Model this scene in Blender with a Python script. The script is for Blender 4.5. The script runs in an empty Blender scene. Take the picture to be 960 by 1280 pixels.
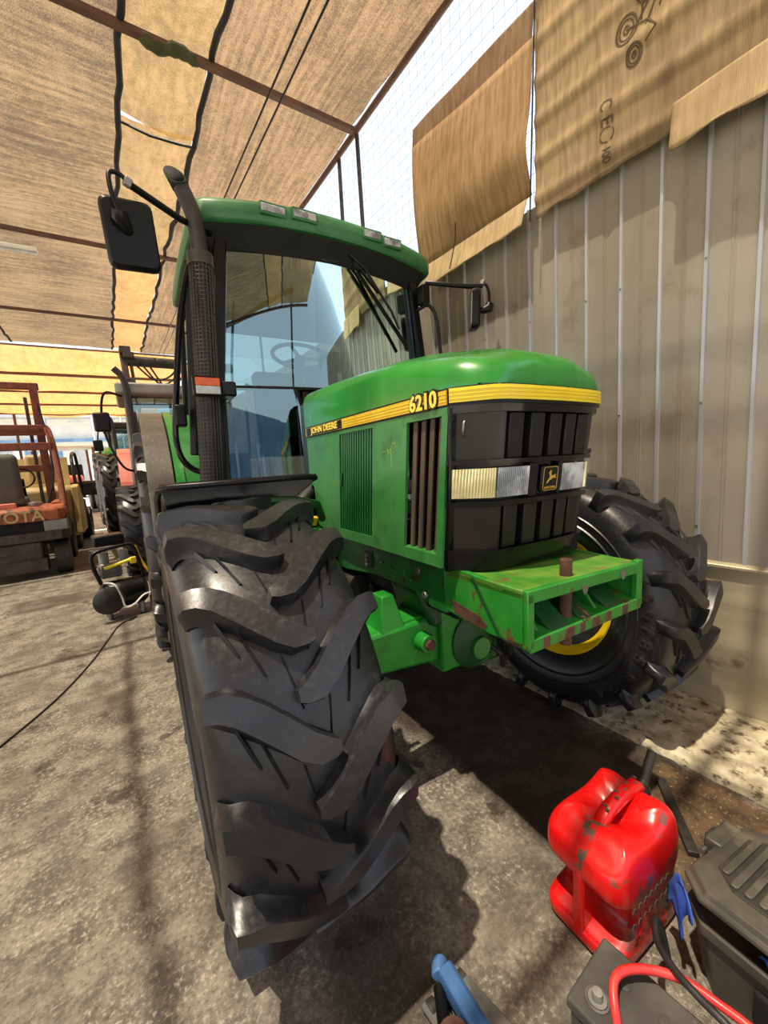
import bpy, bmesh, math, random
from mathutils import Vector, Matrix, Euler, noise as mnoise
PI = math.pi
R = math.radians
sin, cos = math.sin, math.cos
random.seed(7)
sc = bpy.context.scene
COL = sc.collection

# ------------------------------------------------------------------ camera
H = 1.442
yaw, pitch, roll, fpx = .589, .131, -.067, 504.385
cd = bpy.data.cameras.new('camera'); cam = bpy.data.objects.new('camera', cd); COL.objects.link(cam)
fw = Vector((sin(yaw)*cos(pitch), cos(yaw)*cos(pitch), -sin(pitch)))
rt = Vector((cos(yaw), -sin(yaw), 0)); up = rt.cross(fw)
r2 = rt*cos(roll)+up*sin(roll); u2 = -rt*sin(roll)+up*cos(roll)
M = Matrix((r2, u2, -fw)).transposed().to_4x4(); M.translation = (0, 0, H)
cam.matrix_world = M
cd.sensor_fit = 'VERTICAL'; cd.sensor_height = 36; cd.lens = 36*fpx/1280
cd.clip_start = .02; cd.clip_end = 500
sc.camera = cam
# ------------------------------------------------------------------ light
w = bpy.data.worlds.new('world'); sc.world = w; w.use_nodes = True
nt = w.node_tree; bg = nt.nodes['Background']
sky = nt.nodes.new('ShaderNodeTexSky'); sky.sky_type = 'NISHITA'; sky.sun_disc = False
sky.sun_elevation = R(70); sky.sun_rotation = R(-90); sky.air_density = 1.0; sky.dust_density = 4.5; sky.ozone_density = 1
mixw = nt.nodes.new('ShaderNodeMix'); mixw.data_type = 'RGBA'; mixw.inputs[0].default_value = .45
nt.links.new(sky.outputs[0], mixw.inputs[6]); mixw.inputs[7].default_value = (7.5, 8.0, 8.6, 1)
nt.links.new(mixw.outputs[2], bg.inputs[0]); bg.inputs[1].default_value = .24
sd = bpy.data.lights.new('sun', 'SUN'); sd.energy = 44; sd.angle = R(.9); sd.color = (1, .96, .89)
sun = bpy.data.objects.new('sun', sd); COL.objects.link(sun)
sun.rotation_euler = Vector((-.3, -.04, 1)).to_track_quat('Z', 'Y').to_euler()
sc.view_settings.view_transform = 'Standard'; sc.view_settings.look = 'None'
sc.view_settings.exposure = 0.1; sc.view_settings.gamma = 1
sc.cycles.max_bounces = 8; sc.cycles.transparent_max_bounces = 12; sc.cycles.diffuse_bounces = 3
sc.cycles.glossy_bounces = 3; sc.cycles.caustics_reflective = False; sc.cycles.caustics_refractive = False
sc.cycles.sample_clamp_indirect = 6

# ------------------------------------------------------------------ materials
def lin(c):
    return tuple(((x/255)/12.92 if x/255 <= .04045 else ((x/255+.055)/1.055)**2.4) for x in c)+(1,)
class NT:
    def __init__(s, name):
        s.m = bpy.data.materials.new(name); s.m.use_nodes = True; s.t = s.m.node_tree; s.t.nodes.clear()
        s.out = s.n('ShaderNodeOutputMaterial')
    def n(s, t, **k):
        o = s.t.nodes.new(t)
        for a, b in k.items(): setattr(o, a, b)
        return o
    def l(s, a, b): s.t.links.new(a, b)
    def val(s, sock, v):
        if hasattr(v, 'is_output') or isinstance(v, bpy.types.NodeSocket): s.l(v, sock)
        else: sock.default_value = v
    def coord(s, scale=(1, 1, 1), kind='Object', rot=(0, 0, 0)):
        c = s.n('ShaderNodeTexCoord'); m = s.n('ShaderNodeMapping'); s.l(c.outputs[kind], m.inputs[0])
        m.inputs['Scale'].default_value = scale; m.inputs['Rotation'].default_value = rot; return m.outputs[0]
    def noise(s, vec, scale, detail=4, rough=.55, dist=0):
        o = s.n('ShaderNodeTexNoise'); s.l(vec, o.inputs['Vector']); o.inputs['Scale'].default_value = scale
        o.inputs['Detail'].default_value = detail; o.inputs['Roughness'].default_value = rough; o.inputs['Distortion'].default_value = dist
        return o.outputs['Fac']
    def ramp(s, v, a, b, lo=0., hi=1.):
        o = s.n('ShaderNodeMapRange'); o.interpolation_type = 'SMOOTHSTEP'; s.val(o.inputs[0], v)
        o.inputs[1].default_value = a; o.inputs[2].default_value = b; o.inputs[3].default_value = lo; o.inputs[4].default_value = hi
        return o.outputs[0]
    def math(s, op, a, b=0.):
        o = s.n('ShaderNodeMath', operation=op); s.val(o.inputs[0], a); s.val(o.inputs[1], b); return o.outputs[0]
    def mix(s, f, a, b):
        o = s.n('ShaderNodeMix', data_type='RGBA'); s.val(o.inputs[0], f); s.val(o.inputs[6], a); s.val(o.inputs[7], b); return o.outputs[2]
    def bsdf(s, col, rough=.5, metal=0., spec=.5, coat=0., **k):
        o = s.n('ShaderNodeBsdfPrincipled'); s.val(o.inputs['Base Color'], col); s.val(o.inputs['Roughness'], rough)
        s.val(o.inputs['Metallic'], metal); o.inputs['Specular IOR Level'].default_value = spec; o.inputs['Coat Weight'].default_value = coat
        o.inputs['Coat Roughness'].default_value = .15
        return o
    def bump(s, b, h, strength=.3, dist=.01):
        o = s.n('ShaderNodeBump'); s.l(h, o.inputs['Height']); o.inputs['Strength'].default_value = strength; o.inputs['Distance'].default_value = dist
        s.l(o.outputs[0], b.inputs['Normal']); return o
    def done(s, sh): s.l(sh, s.out.inputs[0]); return s.m
def pmat(name, c1, c2=None, scale=6, rough=.5, metal=0, bump=.0, bscale=60, stretch=(1, 1, 1), dirt=None, dirt_amt=(.55, .7), spec=.5, coat=0, rvar=.1, bdist=.003):
    t = NT(name); c2 = c2 or c1
    v = t.coord(stretch)
    n1 = t.noise(v, scale, 5)
    col = t.mix(t.ramp(n1, .3, .7), lin(c1), lin(c2))
    if dirt:
        n2 = t.noise(t.coord(), scale*1.7, 8, .65)
        col = t.mix(t.ramp(n2, dirt_amt[0], dirt_amt[1]), col, lin(dirt))
    rg = t.ramp(n1, .2, .8, max(rough-rvar, .02), min(rough+rvar, 1))
    b = t.bsdf(col, rg, metal, spec, coat)
    if bump: t.bump(b, t.noise(t.coord(), bscale, 4), bump, bdist)
    return t.done(b.outputs[0])
MAT = {}
MAT['green'] = pmat('green_paint', (30, 112, 42), (44, 132, 52), 3, .38, dirt=(58, 118, 62), dirt_amt=(.5, .8), coat=.25, stretch=(1, 1, .4))
MAT['side_green'] = pmat('faded_green_paint', (48, 122, 55), (66, 138, 70), 5, .42, dirt=(36, 96, 42), dirt_amt=(.5, .75), coat=.15, stretch=(1, 1, .35))
MAT['hood_green'] = pmat('hood_green_paint', (26, 122, 40), (38, 142, 50), 3, .3, coat=.5, dirt=(60, 150, 72), dirt_amt=(.58, .8), stretch=(1.5, 1, .6))
MAT['roof_green'] = pmat('roof_green', (44, 104, 62), (60, 122, 76), 4, .45, dirt=(80, 130, 92), dirt_amt=(.55, .8))
MAT['moss'] = pmat('mossy_rag', (46, 50, 30), (74, 74, 48), 14, .9, bump=.6)
MAT['louvre'] = pmat('louvre_green', (28, 96, 46), (36, 110, 54), 6, .4)
MAT['deep_green'] = pmat('deep_green_paint', (20, 92, 36), (30, 110, 44), 7, .45, dirt=(58, 40, 30), dirt_amt=(.58, .68))
MAT['rust_top'] = pmat('worn_top_plate_paint', (44, 128, 34), (110, 146, 52), 8, .5, dirt=(112, 74, 50), dirt_amt=(.55, .68), bump=.2, bscale=40)
MAT['dark_green'] = pmat('dark_green_paint', (14, 66, 26), (22, 84, 34), 6, .5, dirt=(18, 40, 20), dirt_amt=(.5, .7))
MAT['bright_green'] = pmat('bright_green_paint', (30, 128, 38), (42, 148, 50), 6, .4, dirt=(40, 110, 44), dirt_amt=(.55, .75))
MAT['rust_green'] = pmat('rusty_green_paint', (30, 124, 36), (48, 140, 46), 9, .45, dirt=(96, 58, 38), dirt_amt=(.56, .66), bump=.2, bscale=40)
MAT['rust'] = pmat('rust', (68, 42, 34), (102, 66, 52), 25, .85, bump=.5, bscale=90)
MAT['yellow'] = pmat('yellow_stripe', (236, 214, 30), (246, 226, 60), 5, .35)
MAT['yellow_dull'] = pmat('yellow_dull', (222, 176, 28), (232, 196, 40), 9, .4)
MAT['rim_yellow'] = pmat('rim_yellow', (226, 186, 12), (238, 204, 30), 6, .35, dirt=(90, 66, 20), dirt_amt=(.66, .75))
MAT['black'] = pmat('black_plastic', (11, 11, 12), (17, 17, 17), 8, .36, spec=.28)
MAT['black_gloss'] = pmat('black_gloss', (7, 8, 9), (11, 11, 12), 8, .16, spec=.3)
MAT['black_brown'] = pmat('dusty_black_plastic', (18, 16, 15), (38, 32, 28), 4, .26, spec=.3, stretch=(1, 1, .3))
MAT['black_slat'] = pmat('grille_slat_plastic', (18, 18, 19), (26, 26, 26), 4, .36, spec=.28)
MAT['dark_void'] = pmat('dark_interior', (9, 9, 9), (14, 13, 13), 8, .8)
MAT['chrome'] = pmat('chrome', (190, 190, 190), None, 5, .15, 1)
MAT['steel'] = pmat('worn_steel', (120, 120, 118), (150, 148, 145), 12, .4, .8)
MAT['dark_metal'] = pmat('dark_metal', (50, 46, 44), (72, 68, 64), 14, .5, .5)
MAT['seat'] = pmat('seat_vinyl', (70, 72, 66), (84, 86, 78), 5, .6)
MAT['brown_vent'] = pmat('dusty_vent', (72, 60, 46), (104, 90, 70), 10, .7, stretch=(1, 1, .2))
MAT['gold'] = pmat('gold_print', (206, 164, 64), None, 5, .5)
MAT['print_yellow'] = pmat('lettering_yellow', (250, 226, 96), None, 5, .45)
MAT['orange'] = pmat('forklift_orange', (146, 76, 44), (172, 96, 58), 5, .6, dirt=(66, 44, 34), dirt_amt=(.5, .62), bump=.2)
MAT['fork_dark'] = pmat('oily_iron', (52, 42, 36), (84, 70, 58), 5, .55, dirt=(30, 26, 24), dirt_amt=(.5, .65), bump=.3)
MAT['red_rust'] = pmat('rusty_red_mast', (112, 58, 42), (142, 80, 58), 7, .65, dirt=(90, 52, 40), dirt_amt=(.5, .7))
MAT['tan'] = pmat('tan_paint', (168, 144, 92), (190, 168, 112), 3, .55)
MAT['grey'] = pmat('grey_paint', (120, 122, 118), (150, 150, 144), 3, .55)
MAT['white'] = pmat('white_paint', (214, 214, 206), (232, 230, 224), 3, .5)
MAT['rubber_hose'] = pmat('rubber_hose', (26, 25, 24), (40, 38, 36), 12, .5)
MAT['red_cable'] = pmat('red_cable', (190, 40, 42), (214, 66, 62), 12, .4)
MAT['blue'] = pmat('blue_paint', (46, 84, 134), (70, 108, 156), 8, .45, dirt=(90, 84, 74), dirt_amt=(.58, .7))
MAT['blue_cloth'] = pmat('blue_cloth', (40, 84, 186), (58, 104, 206), 14, .85)
MAT['lead'] = pmat('lead_grey', (110, 110, 108), (146, 144, 138), 20, .5, .3)
MAT['battery'] = pmat('dusty_battery_plastic', (58, 57, 54), (82, 80, 74), 7, .6, dirt=(140, 134, 118), dirt_amt=(.6, .72), bump=.15)
MAT['toolbox'] = pmat('worn_toolbox_plastic', (58, 57, 51), (84, 81, 72), 6, .48, dirt=(104, 98, 84), dirt_amt=(.52, .74), bump=.1)
MAT['toolbox_dark'] = pmat('toolbox_inset_plastic', (38, 39, 36), (52, 52, 48), 9, .55, dirt=(70, 66, 58), dirt_amt=(.5, .7))
MAT['red_plastic'] = pmat('red_plastic', (206, 12, 14), (222, 22, 22), 3, .3, coat=.2, dirt=(120, 34, 28), dirt_amt=(.63, .73), bump=.05)
def can_mat():
    t = NT('scuffed_red_plastic'); v = t.coord(); sp = t.n('ShaderNodeSeparateXYZ'); t.l(v, sp.inputs[0])
    n = t.noise(v, 22, 5, .6); n2 = t.noise(v, 9, 5, .6)
    col = t.mix(t.ramp(n2, .3, .7), lin((206, 12, 14)), lin((222, 24, 22)))
    yy = t.math('ABSOLUTE', t.math('ADD', sp.outputs[1], t.math('MULTIPLY', t.math('SUBTRACT', n, .5), .12)))
    m = t.math('MULTIPLY', t.ramp(yy, .010, .013, 1, 0), t.math('MULTIPLY', t.ramp(sp.outputs[0], -.03, -.04, 0, 1), t.math('MULTIPLY', t.ramp(sp.outputs[2], .24, .27), t.ramp(n2, .44, .50))))
    e = t.math('MULTIPLY', t.ramp(sp.outputs[1], -.085, -.10, 0, 1), t.ramp(n2, .56, .60))
    col = t.mix(t.math('MAXIMUM', m, t.math('MULTIPLY', e, .8)), col, lin((92, 74, 62)))
    recess_shade = t.math('MULTIPLY', t.math('MULTIPLY', t.ramp(sp.outputs[2], .20, .12), t.ramp(sp.outputs[2], .05, .08)), t.ramp(n2, .35, .6))
    col = t.mix(t.math('MULTIPLY', recess_shade, .75), col, lin((84, 26, 22)))  # shade of the lower recess painted in as darker red
    b = t.bsdf(col, t.ramp(n, .3, .7, .25, .42), 0, .5, .2); t.bump(b, n, .08, .003); return t.done(b.outputs[0])
MAT['can'] = can_mat()
MAT['red_grey'] = pmat('grime_on_can', (92, 84, 74), (70, 60, 52), 12, .7)
MAT['pipe_black'] = pmat('exhaust_black', (38, 35, 33), (58, 54, 51), 9, .5, .2, bump=.2)
MAT['guard'] = pmat('exhaust_guard_metal', (62, 56, 52), (84, 76, 70), 12, .5, .3)
MAT['amber'] = pmat('amber_lens', (232, 92, 34), (240, 110, 48), 30, .25)
MAT['clear_lens'] = pmat('clear_lens', (190, 192, 196), (214, 214, 216), 30, .2)
MAT['pink'] = pmat('faded_red_panel', (214, 112, 96), (226, 136, 116), 3, .5)
MAT['white_print'] = pmat('scratched_print', (170, 190, 110), None, 3, .6)
MAT['ink'] = pmat('dark_ink', (96, 78, 56), (80, 64, 44), 20, .8)
MAT['strap'] = pmat('blue_sheet', (70, 130, 200), (96, 156, 220), 1, .5)

def rubber(name, a, b, dusty):
    t = NT(name); v = t.coord()
    n1 = t.noise(v, 4, 6, .6); n2 = t.noise(v, 55, 5, .7)
    col = t.mix(t.ramp(n1, .3, .7), lin(a), lin(b))
    col = t.mix(t.math('MULTIPLY', t.ramp(n2, .5, .72), t.ramp(n1, .35, .6)), col, lin(dusty))
    bs = t.bsdf(col, t.ramp(n2, .3, .7, .28, .42), 0, .5)
    t.bump(bs, n2, .22, .002)
    return t.done(bs.outputs[0])
MAT['tyre'] = rubber('tyre_rubber', (25, 26, 29), (35, 36, 40), (54, 54, 54))
MAT['tyre_side'] = rubber('tyre_sidewall_rubber', (36, 34, 32), (50, 47, 43), (66, 60, 54))
MAT['tyre_dust'] = rubber('dusty_tyre_rubber', (74, 72, 66), (98, 94, 86), (120, 114, 102))

def glass_mat():
    t = NT('tinted_cab_glass')
    tr = t.n('ShaderNodeBsdfTransparent'); tr.inputs[0].default_value = (.44, .56, .54, 1)
    gl = t.n('ShaderNodeBsdfGlossy'); gl.inputs['Roughness'].default_value = .015; gl.inputs[0].default_value = (.75, 1, 1, 1)
    fr = t.n('ShaderNodeFresnel'); fr.inputs[0].default_value = 1.9
    f = t.math('ADD', t.math('MULTIPLY', fr.outputs[0], 1.0), .12)
    mx = t.n('ShaderNodeMixShader'); t.l(f, mx.inputs[0]); t.l(tr.outputs[0], mx.inputs[1]); t.l(gl.outputs[0], mx.inputs[2])
    return t.done(mx.outputs[0])
MAT['glass'] = glass_mat()
def lens_mat(name, c, ribs):
    t = NT(name); v = t.coord((1, 1, 1))
    wv = t.n('ShaderNodeTexWave'); t.l(v, wv.inputs[0]); wv.inputs['Scale'].default_value = ribs; wv.bands_direction = 'X'
    n = t.noise(v, 14, 3)
    b = t.bsdf(t.mix(t.ramp(n, .35, .65), lin(c[0]), lin(c[1])), .12, .35, .8, 1.)
    t.bump(b, wv.outputs['Fac'], .5, .004)
    return t.done(b.outputs[0])
MAT['lens_yellow'] = lens_mat('fluted_yellow_lens', ((206, 196, 140), (236, 228, 178)), 46)
MAT['lens_clear'] = lens_mat('clear_headlight_lens', ((120, 130, 146), (206, 214, 226)), 40)

def cloth(name, c1, c2, thr, stretch, thr_var=.12, scale=3.):
    t = NT(name)
    v = t.coord(stretch)
    n1 = t.noise(v, scale, 6, .6); n2 = t.noise(t.coord((1, 1, 1)), 1.0, 4, .5); n3 = t.noise(t.coord((160, 60, 1)), 1, 2, .8)
    n4 = t.noise(t.coord((14, 14, 1)), 1, 6, .7)
    k = t.math('ADD', t.math('MULTIPLY', n1, .27), t.math('ADD', t.math('MULTIPLY', n2, .18), t.math('ADD', t.math('MULTIPLY', n4, .2), t.math('MULTIPLY', n3, .35))))
    col = t.mix(t.ramp(k, .42, .58), lin(c1), lin(c2))
    tl = t.n('ShaderNodeBsdfTranslucent'); t.l(col, tl.inputs[0])
    df = t.n('ShaderNodeBsdfDiffuse'); t.l(col, df.inputs[0])
    m1 = t.n('ShaderNodeMixShader'); m1.inputs[0].default_value = .35; t.l(tl.outputs[0], m1.inputs[1]); t.l(df.outputs[0], m1.inputs[2])
    tp = t.n('ShaderNodeBsdfTransparent'); tp.inputs[0].default_value = (1, .9, .76, 1)
    m2 = t.n('ShaderNodeMixShader'); t.l(t.ramp(k, .35, .65, thr-thr_var, thr+thr_var), m2.inputs[0])
    t.l(m1.outputs[0], m2.inputs[1]); t.l(tp.outputs[0], m2.inputs[2])
    return t.done(m2.outputs[0])
MAT['shade_left'] = cloth('brown_shade_net', (40, 29, 15), (74, 56, 30), .105, (.5, 7, 1), .05)
MAT['shade_right'] = cloth('brown_shade_net_right', (44, 32, 17), (78, 58, 32), .105, (9, .5, 1), .05)
MAT['shade_strip'] = cloth('pale_shade_strip', (62, 48, 24), (86, 66, 34), .105, (5, 1.5, 1), .05)
MAT['shade_orange'] = cloth('orange_tarp_strip', (86, 58, 28), (104, 74, 36), .10, (3, 3, 1), .05)
MAT['tarp'] = cloth('orange_tarp', (108, 72, 34), (128, 88, 46), .09, (3, .6, 1), .03)

def ground_mat():
    t = NT('stained_concrete')
    g = t.n('ShaderNodeNewGeometry'); sp = t.n('ShaderNodeSeparateXYZ')
    dn = t.n('ShaderNodeTexNoise'); t.l(g.outputs['Position'], dn.inputs['Vector']); dn.inputs['Scale'].default_value = 2.6; dn.inputs['Detail'].default_value = 5
    vm = t.n('ShaderNodeVectorMath', operation='MULTIPLY_ADD'); t.l(dn.outputs['Color'], vm.inputs[0]); vm.inputs[1].default_value = (.36, .36, 0); vm.inputs[2].default_value = (-.18, -.18, 0)
    va = t.n('ShaderNodeVectorMath', operation='ADD'); t.l(g.outputs['Position'], va.inputs[0]); t.l(vm.outputs[0], va.inputs[1])
    t.l(va.outputs[0], sp.inputs[0]); X, Y = sp.outputs[0], sp.outputs[1]
    P = g.outputs['Position']
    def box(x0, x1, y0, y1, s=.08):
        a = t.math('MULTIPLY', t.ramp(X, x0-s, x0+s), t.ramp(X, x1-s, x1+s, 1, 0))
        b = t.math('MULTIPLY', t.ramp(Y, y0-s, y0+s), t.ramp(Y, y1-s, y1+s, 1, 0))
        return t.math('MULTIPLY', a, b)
    big = t.noise(P, 1.1, 6, .6); mid = t.noise(P, 7, 9, .74); fine = t.noise(P, 62, 8, .7); cl = t.noise(P, 3.3, 6, .7)
    col = t.mix(t.ramp(mid, .40, .60), lin((94, 89, 81)), lin((134, 128, 115)))
    col = t.mix(t.math('MULTIPLY', t.ramp(fine, .50, .66), t.ramp(cl, .40, .58, .25, .85)), col, lin((184, 178, 160)))
    col = t.mix(t.math('MULTIPLY', t.ramp(fine, .46, .38), .6), col, lin((76, 68, 57)))
    col = t.mix(t.math('MULTIPLY', t.ramp(t.noise(P, 2.2, 8, .65), .52, .60), .4), col, lin((96, 92, 84)))
    blot = t.ramp(big, .5, .68)
    col = t.mix(t.math('MULTIPLY', blot, .55), col, lin((84, 74, 62)))
    oil = t.ramp(t.noise(P, 3.2, 7, .6), .61, .66)
    col = t.mix(t.math('MULTIPLY', oil, .75), col, lin((52, 44, 38)))
    col = t.mix(t.math('MULTIPLY', box(1.14, 1.93, .62, 2.6), t.ramp(mid, .3, .6, 1, .85)), col, lin((44, 34, 28)))  # oil under the tractor, with its cast shadow painted into the patch
    col = t.mix(t.math('MULTIPLY', box(.3, .62, .66, 1.1), .75), col, lin((50, 44, 38)))  # oil plus the near wheel's shadow, both put into the colour
    dirt = t.mix(t.ramp(fine, .56, .68), t.mix(t.ramp(mid, .35, .65), lin((50, 38, 28)), lin((104, 84, 60))), lin((168, 150, 120)))
    col = t.mix(box(1.4, 1.93, -1, .8, .05), col, dirt)
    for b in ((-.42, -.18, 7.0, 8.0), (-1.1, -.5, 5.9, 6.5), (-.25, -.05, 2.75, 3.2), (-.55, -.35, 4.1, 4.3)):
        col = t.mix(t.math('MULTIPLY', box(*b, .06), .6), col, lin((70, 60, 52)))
    b = t.bsdf(col, t.ramp(mid, .3, .7, .6, .9), 0, .3)
    h = t.math('ADD', t.math('MULTIPLY', fine, .7), mid)
    t.bump(b, h, .5, .012)
    return t.done(b.outputs[0])
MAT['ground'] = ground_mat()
MAT['apron'] = pmat('pale_concrete_apron', (150, 138, 112), (204, 194, 164), 12, .85, dirt=(82, 64, 46), dirt_amt=(.5, .66), bump=.6, bscale=50, bdist=.008)
MAT['wall_metal'] = pmat('corrugated_zinc', (146, 140, 126), (166, 160, 147), 2.2, .45, .25, stretch=(1, 1, .15), dirt=(128, 118, 98), dirt_amt=(.5, .8), bump=.06, bscale=20)
MAT['wall_rib'] = pmat('zinc_rib', (176, 180, 186), (196, 200, 204), 3, .35, .45, stretch=(1, 1, .2))
MAT['plinth'] = pmat('plinth_sheet', (166, 156, 130), (190, 180, 152), 3, .4, .25, stretch=(1, .4, 3), dirt=(128, 112, 84), dirt_amt=(.58, .72))
def card_mat(name, a, b, c):
    t = NT(name)
    v = t.coord((1, 9, 1.2)); n1 = t.noise(v, 4, 6, .6); n2 = t.noise(t.coord(), 1.4, 4)
    wv = t.n('ShaderNodeTexWave'); t.l(t.coord((1, 1, 1)), wv.inputs[0]); wv.bands_direction = 'Y'; wv.inputs['Scale'].default_value = 38; wv.inputs['Distortion'].default_value = .8
    col = t.mix(t.ramp(n1, .35, .65), lin(a), lin(b)); col = t.mix(t.math('MULTIPLY', t.ramp(n2, .5, .7), .6), col, lin(c))
    bs = t.bsdf(col, .75, 0, .25); t.bump(bs, t.math('ADD', wv.outputs['Fac'], t.math('MULTIPLY', n1, 2.)), .22, .006)
    return t.done(bs.outputs[0])
MAT['card'] = card_mat('cardboard_brown', (140, 112, 78), (166, 136, 98), (120, 94, 64))
MAT['card2'] = card_mat('cardboard_tan', (148, 126, 94), (172, 150, 114), (112, 92, 68))
MAT['card_dark'] = card_mat('cardboard_dark', (112, 88, 64), (136, 110, 82), (96, 76, 54))
MAT['card_light'] = card_mat('cardboard_light', (176, 154, 116), (200, 178, 138), (150, 126, 90))
MAT['beam'] = pmat('rusty_beam', (70, 44, 34), (92, 62, 48), 6, .7)
MAT['net'] = pmat('net_wire', (110, 118, 130), None, 3, .6)
MAT['far_white'] = pmat('far_white_wall', (206, 208, 206), (224, 224, 220), 1, .8)
MAT['far_grey'] = pmat('far_grey_wall', (150, 156, 160), (180, 182, 184), 1, .8)
MAT['far_blue'] = pmat('far_blue_sheet', (92, 128, 168), (120, 152, 186), 1, .7)
MAT['blue_wall'] = pmat('blue_corrugated_sheet', (64, 88, 124), (84, 108, 146), .6, .5)

# ------------------------------------------------------------------ geometry
class G:
    def __init__(s): s.v = []; s.f = []; s.mi = []; s.cur = 0
    def add(s, v, f):
        o = len(s.v); s.v += [tuple(p) for p in v]; s.f += [tuple(i+o for i in q) for q in f]; s.mi += [s.cur]*len(f); return s
    def box(s, c, d, rot=None, taper=None):
        x, y, z = d[0]/2, d[1]/2, d[2]/2
        P = [(-x, -y, -z), (x, -y, -z), (x, y, -z), (-x, y, -z), (-x, -y, z), (x, -y, z), (x, y, z), (-x, y, z)]
        if taper: P = [(p[0]*(taper[0] if p[2] > 0 else 1), p[1]*(taper[1] if p[2] > 0 else 1), p[2]) for p in P]
        if rot is not None:
            m = Euler(rot).to_matrix(); P = [m @ Vector(p) for p in P]
        P = [(p[0]+c[0], p[1]+c[1], p[2]+c[2]) for p in P]
        return s.add(P, [(0, 3, 2, 1), (4, 5, 6, 7), (0, 1, 5, 4), (1, 2, 6, 5), (2, 3, 7, 6), (3, 0, 4, 7)])
    def b2(s, x0, x1, y0, y1, z0, z1): return s.box(((x0+x1)/2, (y0+y1)/2, (z0+z1)/2), (abs(x1-x0), abs(y1-y0), abs(z1-z0)))
    def bar(s, a, b, wd, ht=None):
        a, b = Vector(a), Vector(b); d = b-a; q = d.to_track_quat('Z', 'Y' if abs(d.normalized().y) < .9 else 'X').to_matrix(); ht = ht or wd
        P = [q @ Vector((x*wd/2, y*ht/2, z)) + a for z in (0, d.length) for x, y in ((-1, -1), (1, -1), (1, 1), (-1, 1))]
        return s.add(P, [(0, 3, 2, 1), (4, 5, 6, 7), (0, 1, 5, 4), (1, 2, 6, 5), (2, 3, 7, 6), (3, 0, 4, 7)])
    def tube(s, pts, r, n=8, cap=True):
        pts = [Vector(p) for p in pts]; m = len(pts); rr = r if isinstance(r, (list, tuple)) else [r]*m
        V = []; prev = None
        for i, p in enumerate(pts):
            t = (pts[min(i+1, m-1)]-pts[max(i-1, 0)]).normalized()
            if prev is None: a = t.orthogonal().normalized()
            else:
                a = (prev-t*prev.dot(t)); a = a.normalized() if a.length > 1e-6 else t.orthogonal().normalized()
            prev = a; b = t.cross(a)
            V += [p+(a*cos(2*PI*k/n)+b*sin(2*PI*k/n))*rr[i] for k in range(n)]
        F = [(i*n+k, i*n+(k+1) % n, (i+1)*n+(k+1) % n, (i+1)*n+k) for i in range(m-1) for k in range(n)]
        if cap: F += [tuple(range(n-1, -1, -1)), tuple((m-1)*n+k for k in range(n))]
        return s.add(V, F)
    def lathe(s, prof, n=24, c=(0, 0, 0), axis='x', closed=False):
        V = []
        for a, r in prof:
            for k in range(n):
                t = 2*PI*k/n; u, v = r*cos(t), r*sin(t)
                V.append({'x': (a, u, v), 'y': (u, a, v), 'z': (u, v, a)}[axis])
        V = [(p[0]+c[0], p[1]+c[1], p[2]+c[2]) for p in V]; m = len(prof)
        F = [(i*n+k, i*n+(k+1) % n, ((i+1) % m)*n+(k+1) % n, ((i+1) % m)*n+k) for i in range(m if closed else m-1) for k in range(n)]
        if not closed:
            if prof[0][1] > 1e-4: F.append(tuple(range(n-1, -1, -1)))
            if prof[-1][1] > 1e-4: F.append(tuple((m-1)*n+k for k in range(n)))
        return s.add(V, F)
    def cyl(s, a, b, r, n=12, r1=None): return s.tube([a, b], [r, r1 if r1 is not None else r], n)
    def prism(s, poly, lo, hi, axis='y'):   # polygon in the other two axes
        n = len(poly); f = {'x': lambda p, h: (h, p[0], p[1]), 'y': lambda p, h: (p[0], h, p[1]), 'z': lambda p, h: (p[0], p[1], h)}[axis]
        V = [f(p, lo) for p in poly]+[f(p, hi) for p in poly]
        return s.add(V, [tuple(range(n-1, -1, -1)), tuple(range(n, 2*n))]+[(k, (k+1) % n, n+(k+1) % n, n+k) for k in range(n)])
    def grid(s, fn, nu, nv):
        V = [fn(i/nu, j/nv) for j in range(nv+1) for i in range(nu+1)]
        F = [(j*(nu+1)+i, j*(nu+1)+i+1, (j+1)*(nu+1)+i+1, (j+1)*(nu+1)+i) for j in range(nv) for i in range(nu)]
        return s.add(V, F)
    def loft(s, rings, cap=True, closed=True):
        n = len(rings[0]); V = [p for r in rings for p in r]; m = len(rings)
        F = [(i*n+k, i*n+(k+1) % n, (i+1)*n+(k+1) % n, (i+1)*n+k) for i in range(m-1) for k in range(n if closed else n-1)]
        if cap: F += [tuple(range(n-1, -1, -1)), tuple((m-1)*n+k for k in range(n))]
        return s.add(V, F)
    def build(s, name, mat, parent=None, smooth=None, bevel=0, loc=None, rot=None, label=None, solid=0, seg=2, subs=0, kind=None):
        me = bpy.data.meshes.new(name); me.from_pydata(s.v, [], s.f)
        bm = bmesh.new(); bm.from_mesh(me)
        if not solid: bmesh.ops.recalc_face_normals(bm, faces=bm.faces)
        bm.to_mesh(me); bm.free()
        mats = mat if isinstance(mat, (list, tuple)) else [mat]
        for m in mats: me.materials.append(MAT[m] if isinstance(m, str) else m)
        if len(mats) > 1: me.polygons.foreach_set('material_index', s.mi)
        o = bpy.data.objects.new(name, me); COL.objects.link(o)
        if loc is not None: o.location = loc
        if rot is not None: o.rotation_euler = rot
        if parent is not None: o.parent = parent
        if solid:
            md = o.modifiers.new('s', 'SOLIDIFY'); md.thickness = solid; md.offset = 0
        if bevel:
            md = o.modifiers.new('b', 'BEVEL'); md.width = bevel; md.segments = seg; md.limit_method = 'ANGLE'; md.angle_limit = R(35)
        if subs:
            md = o.modifiers.new('u', 'SUBSURF'); md.levels = subs; md.render_levels = subs
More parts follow.
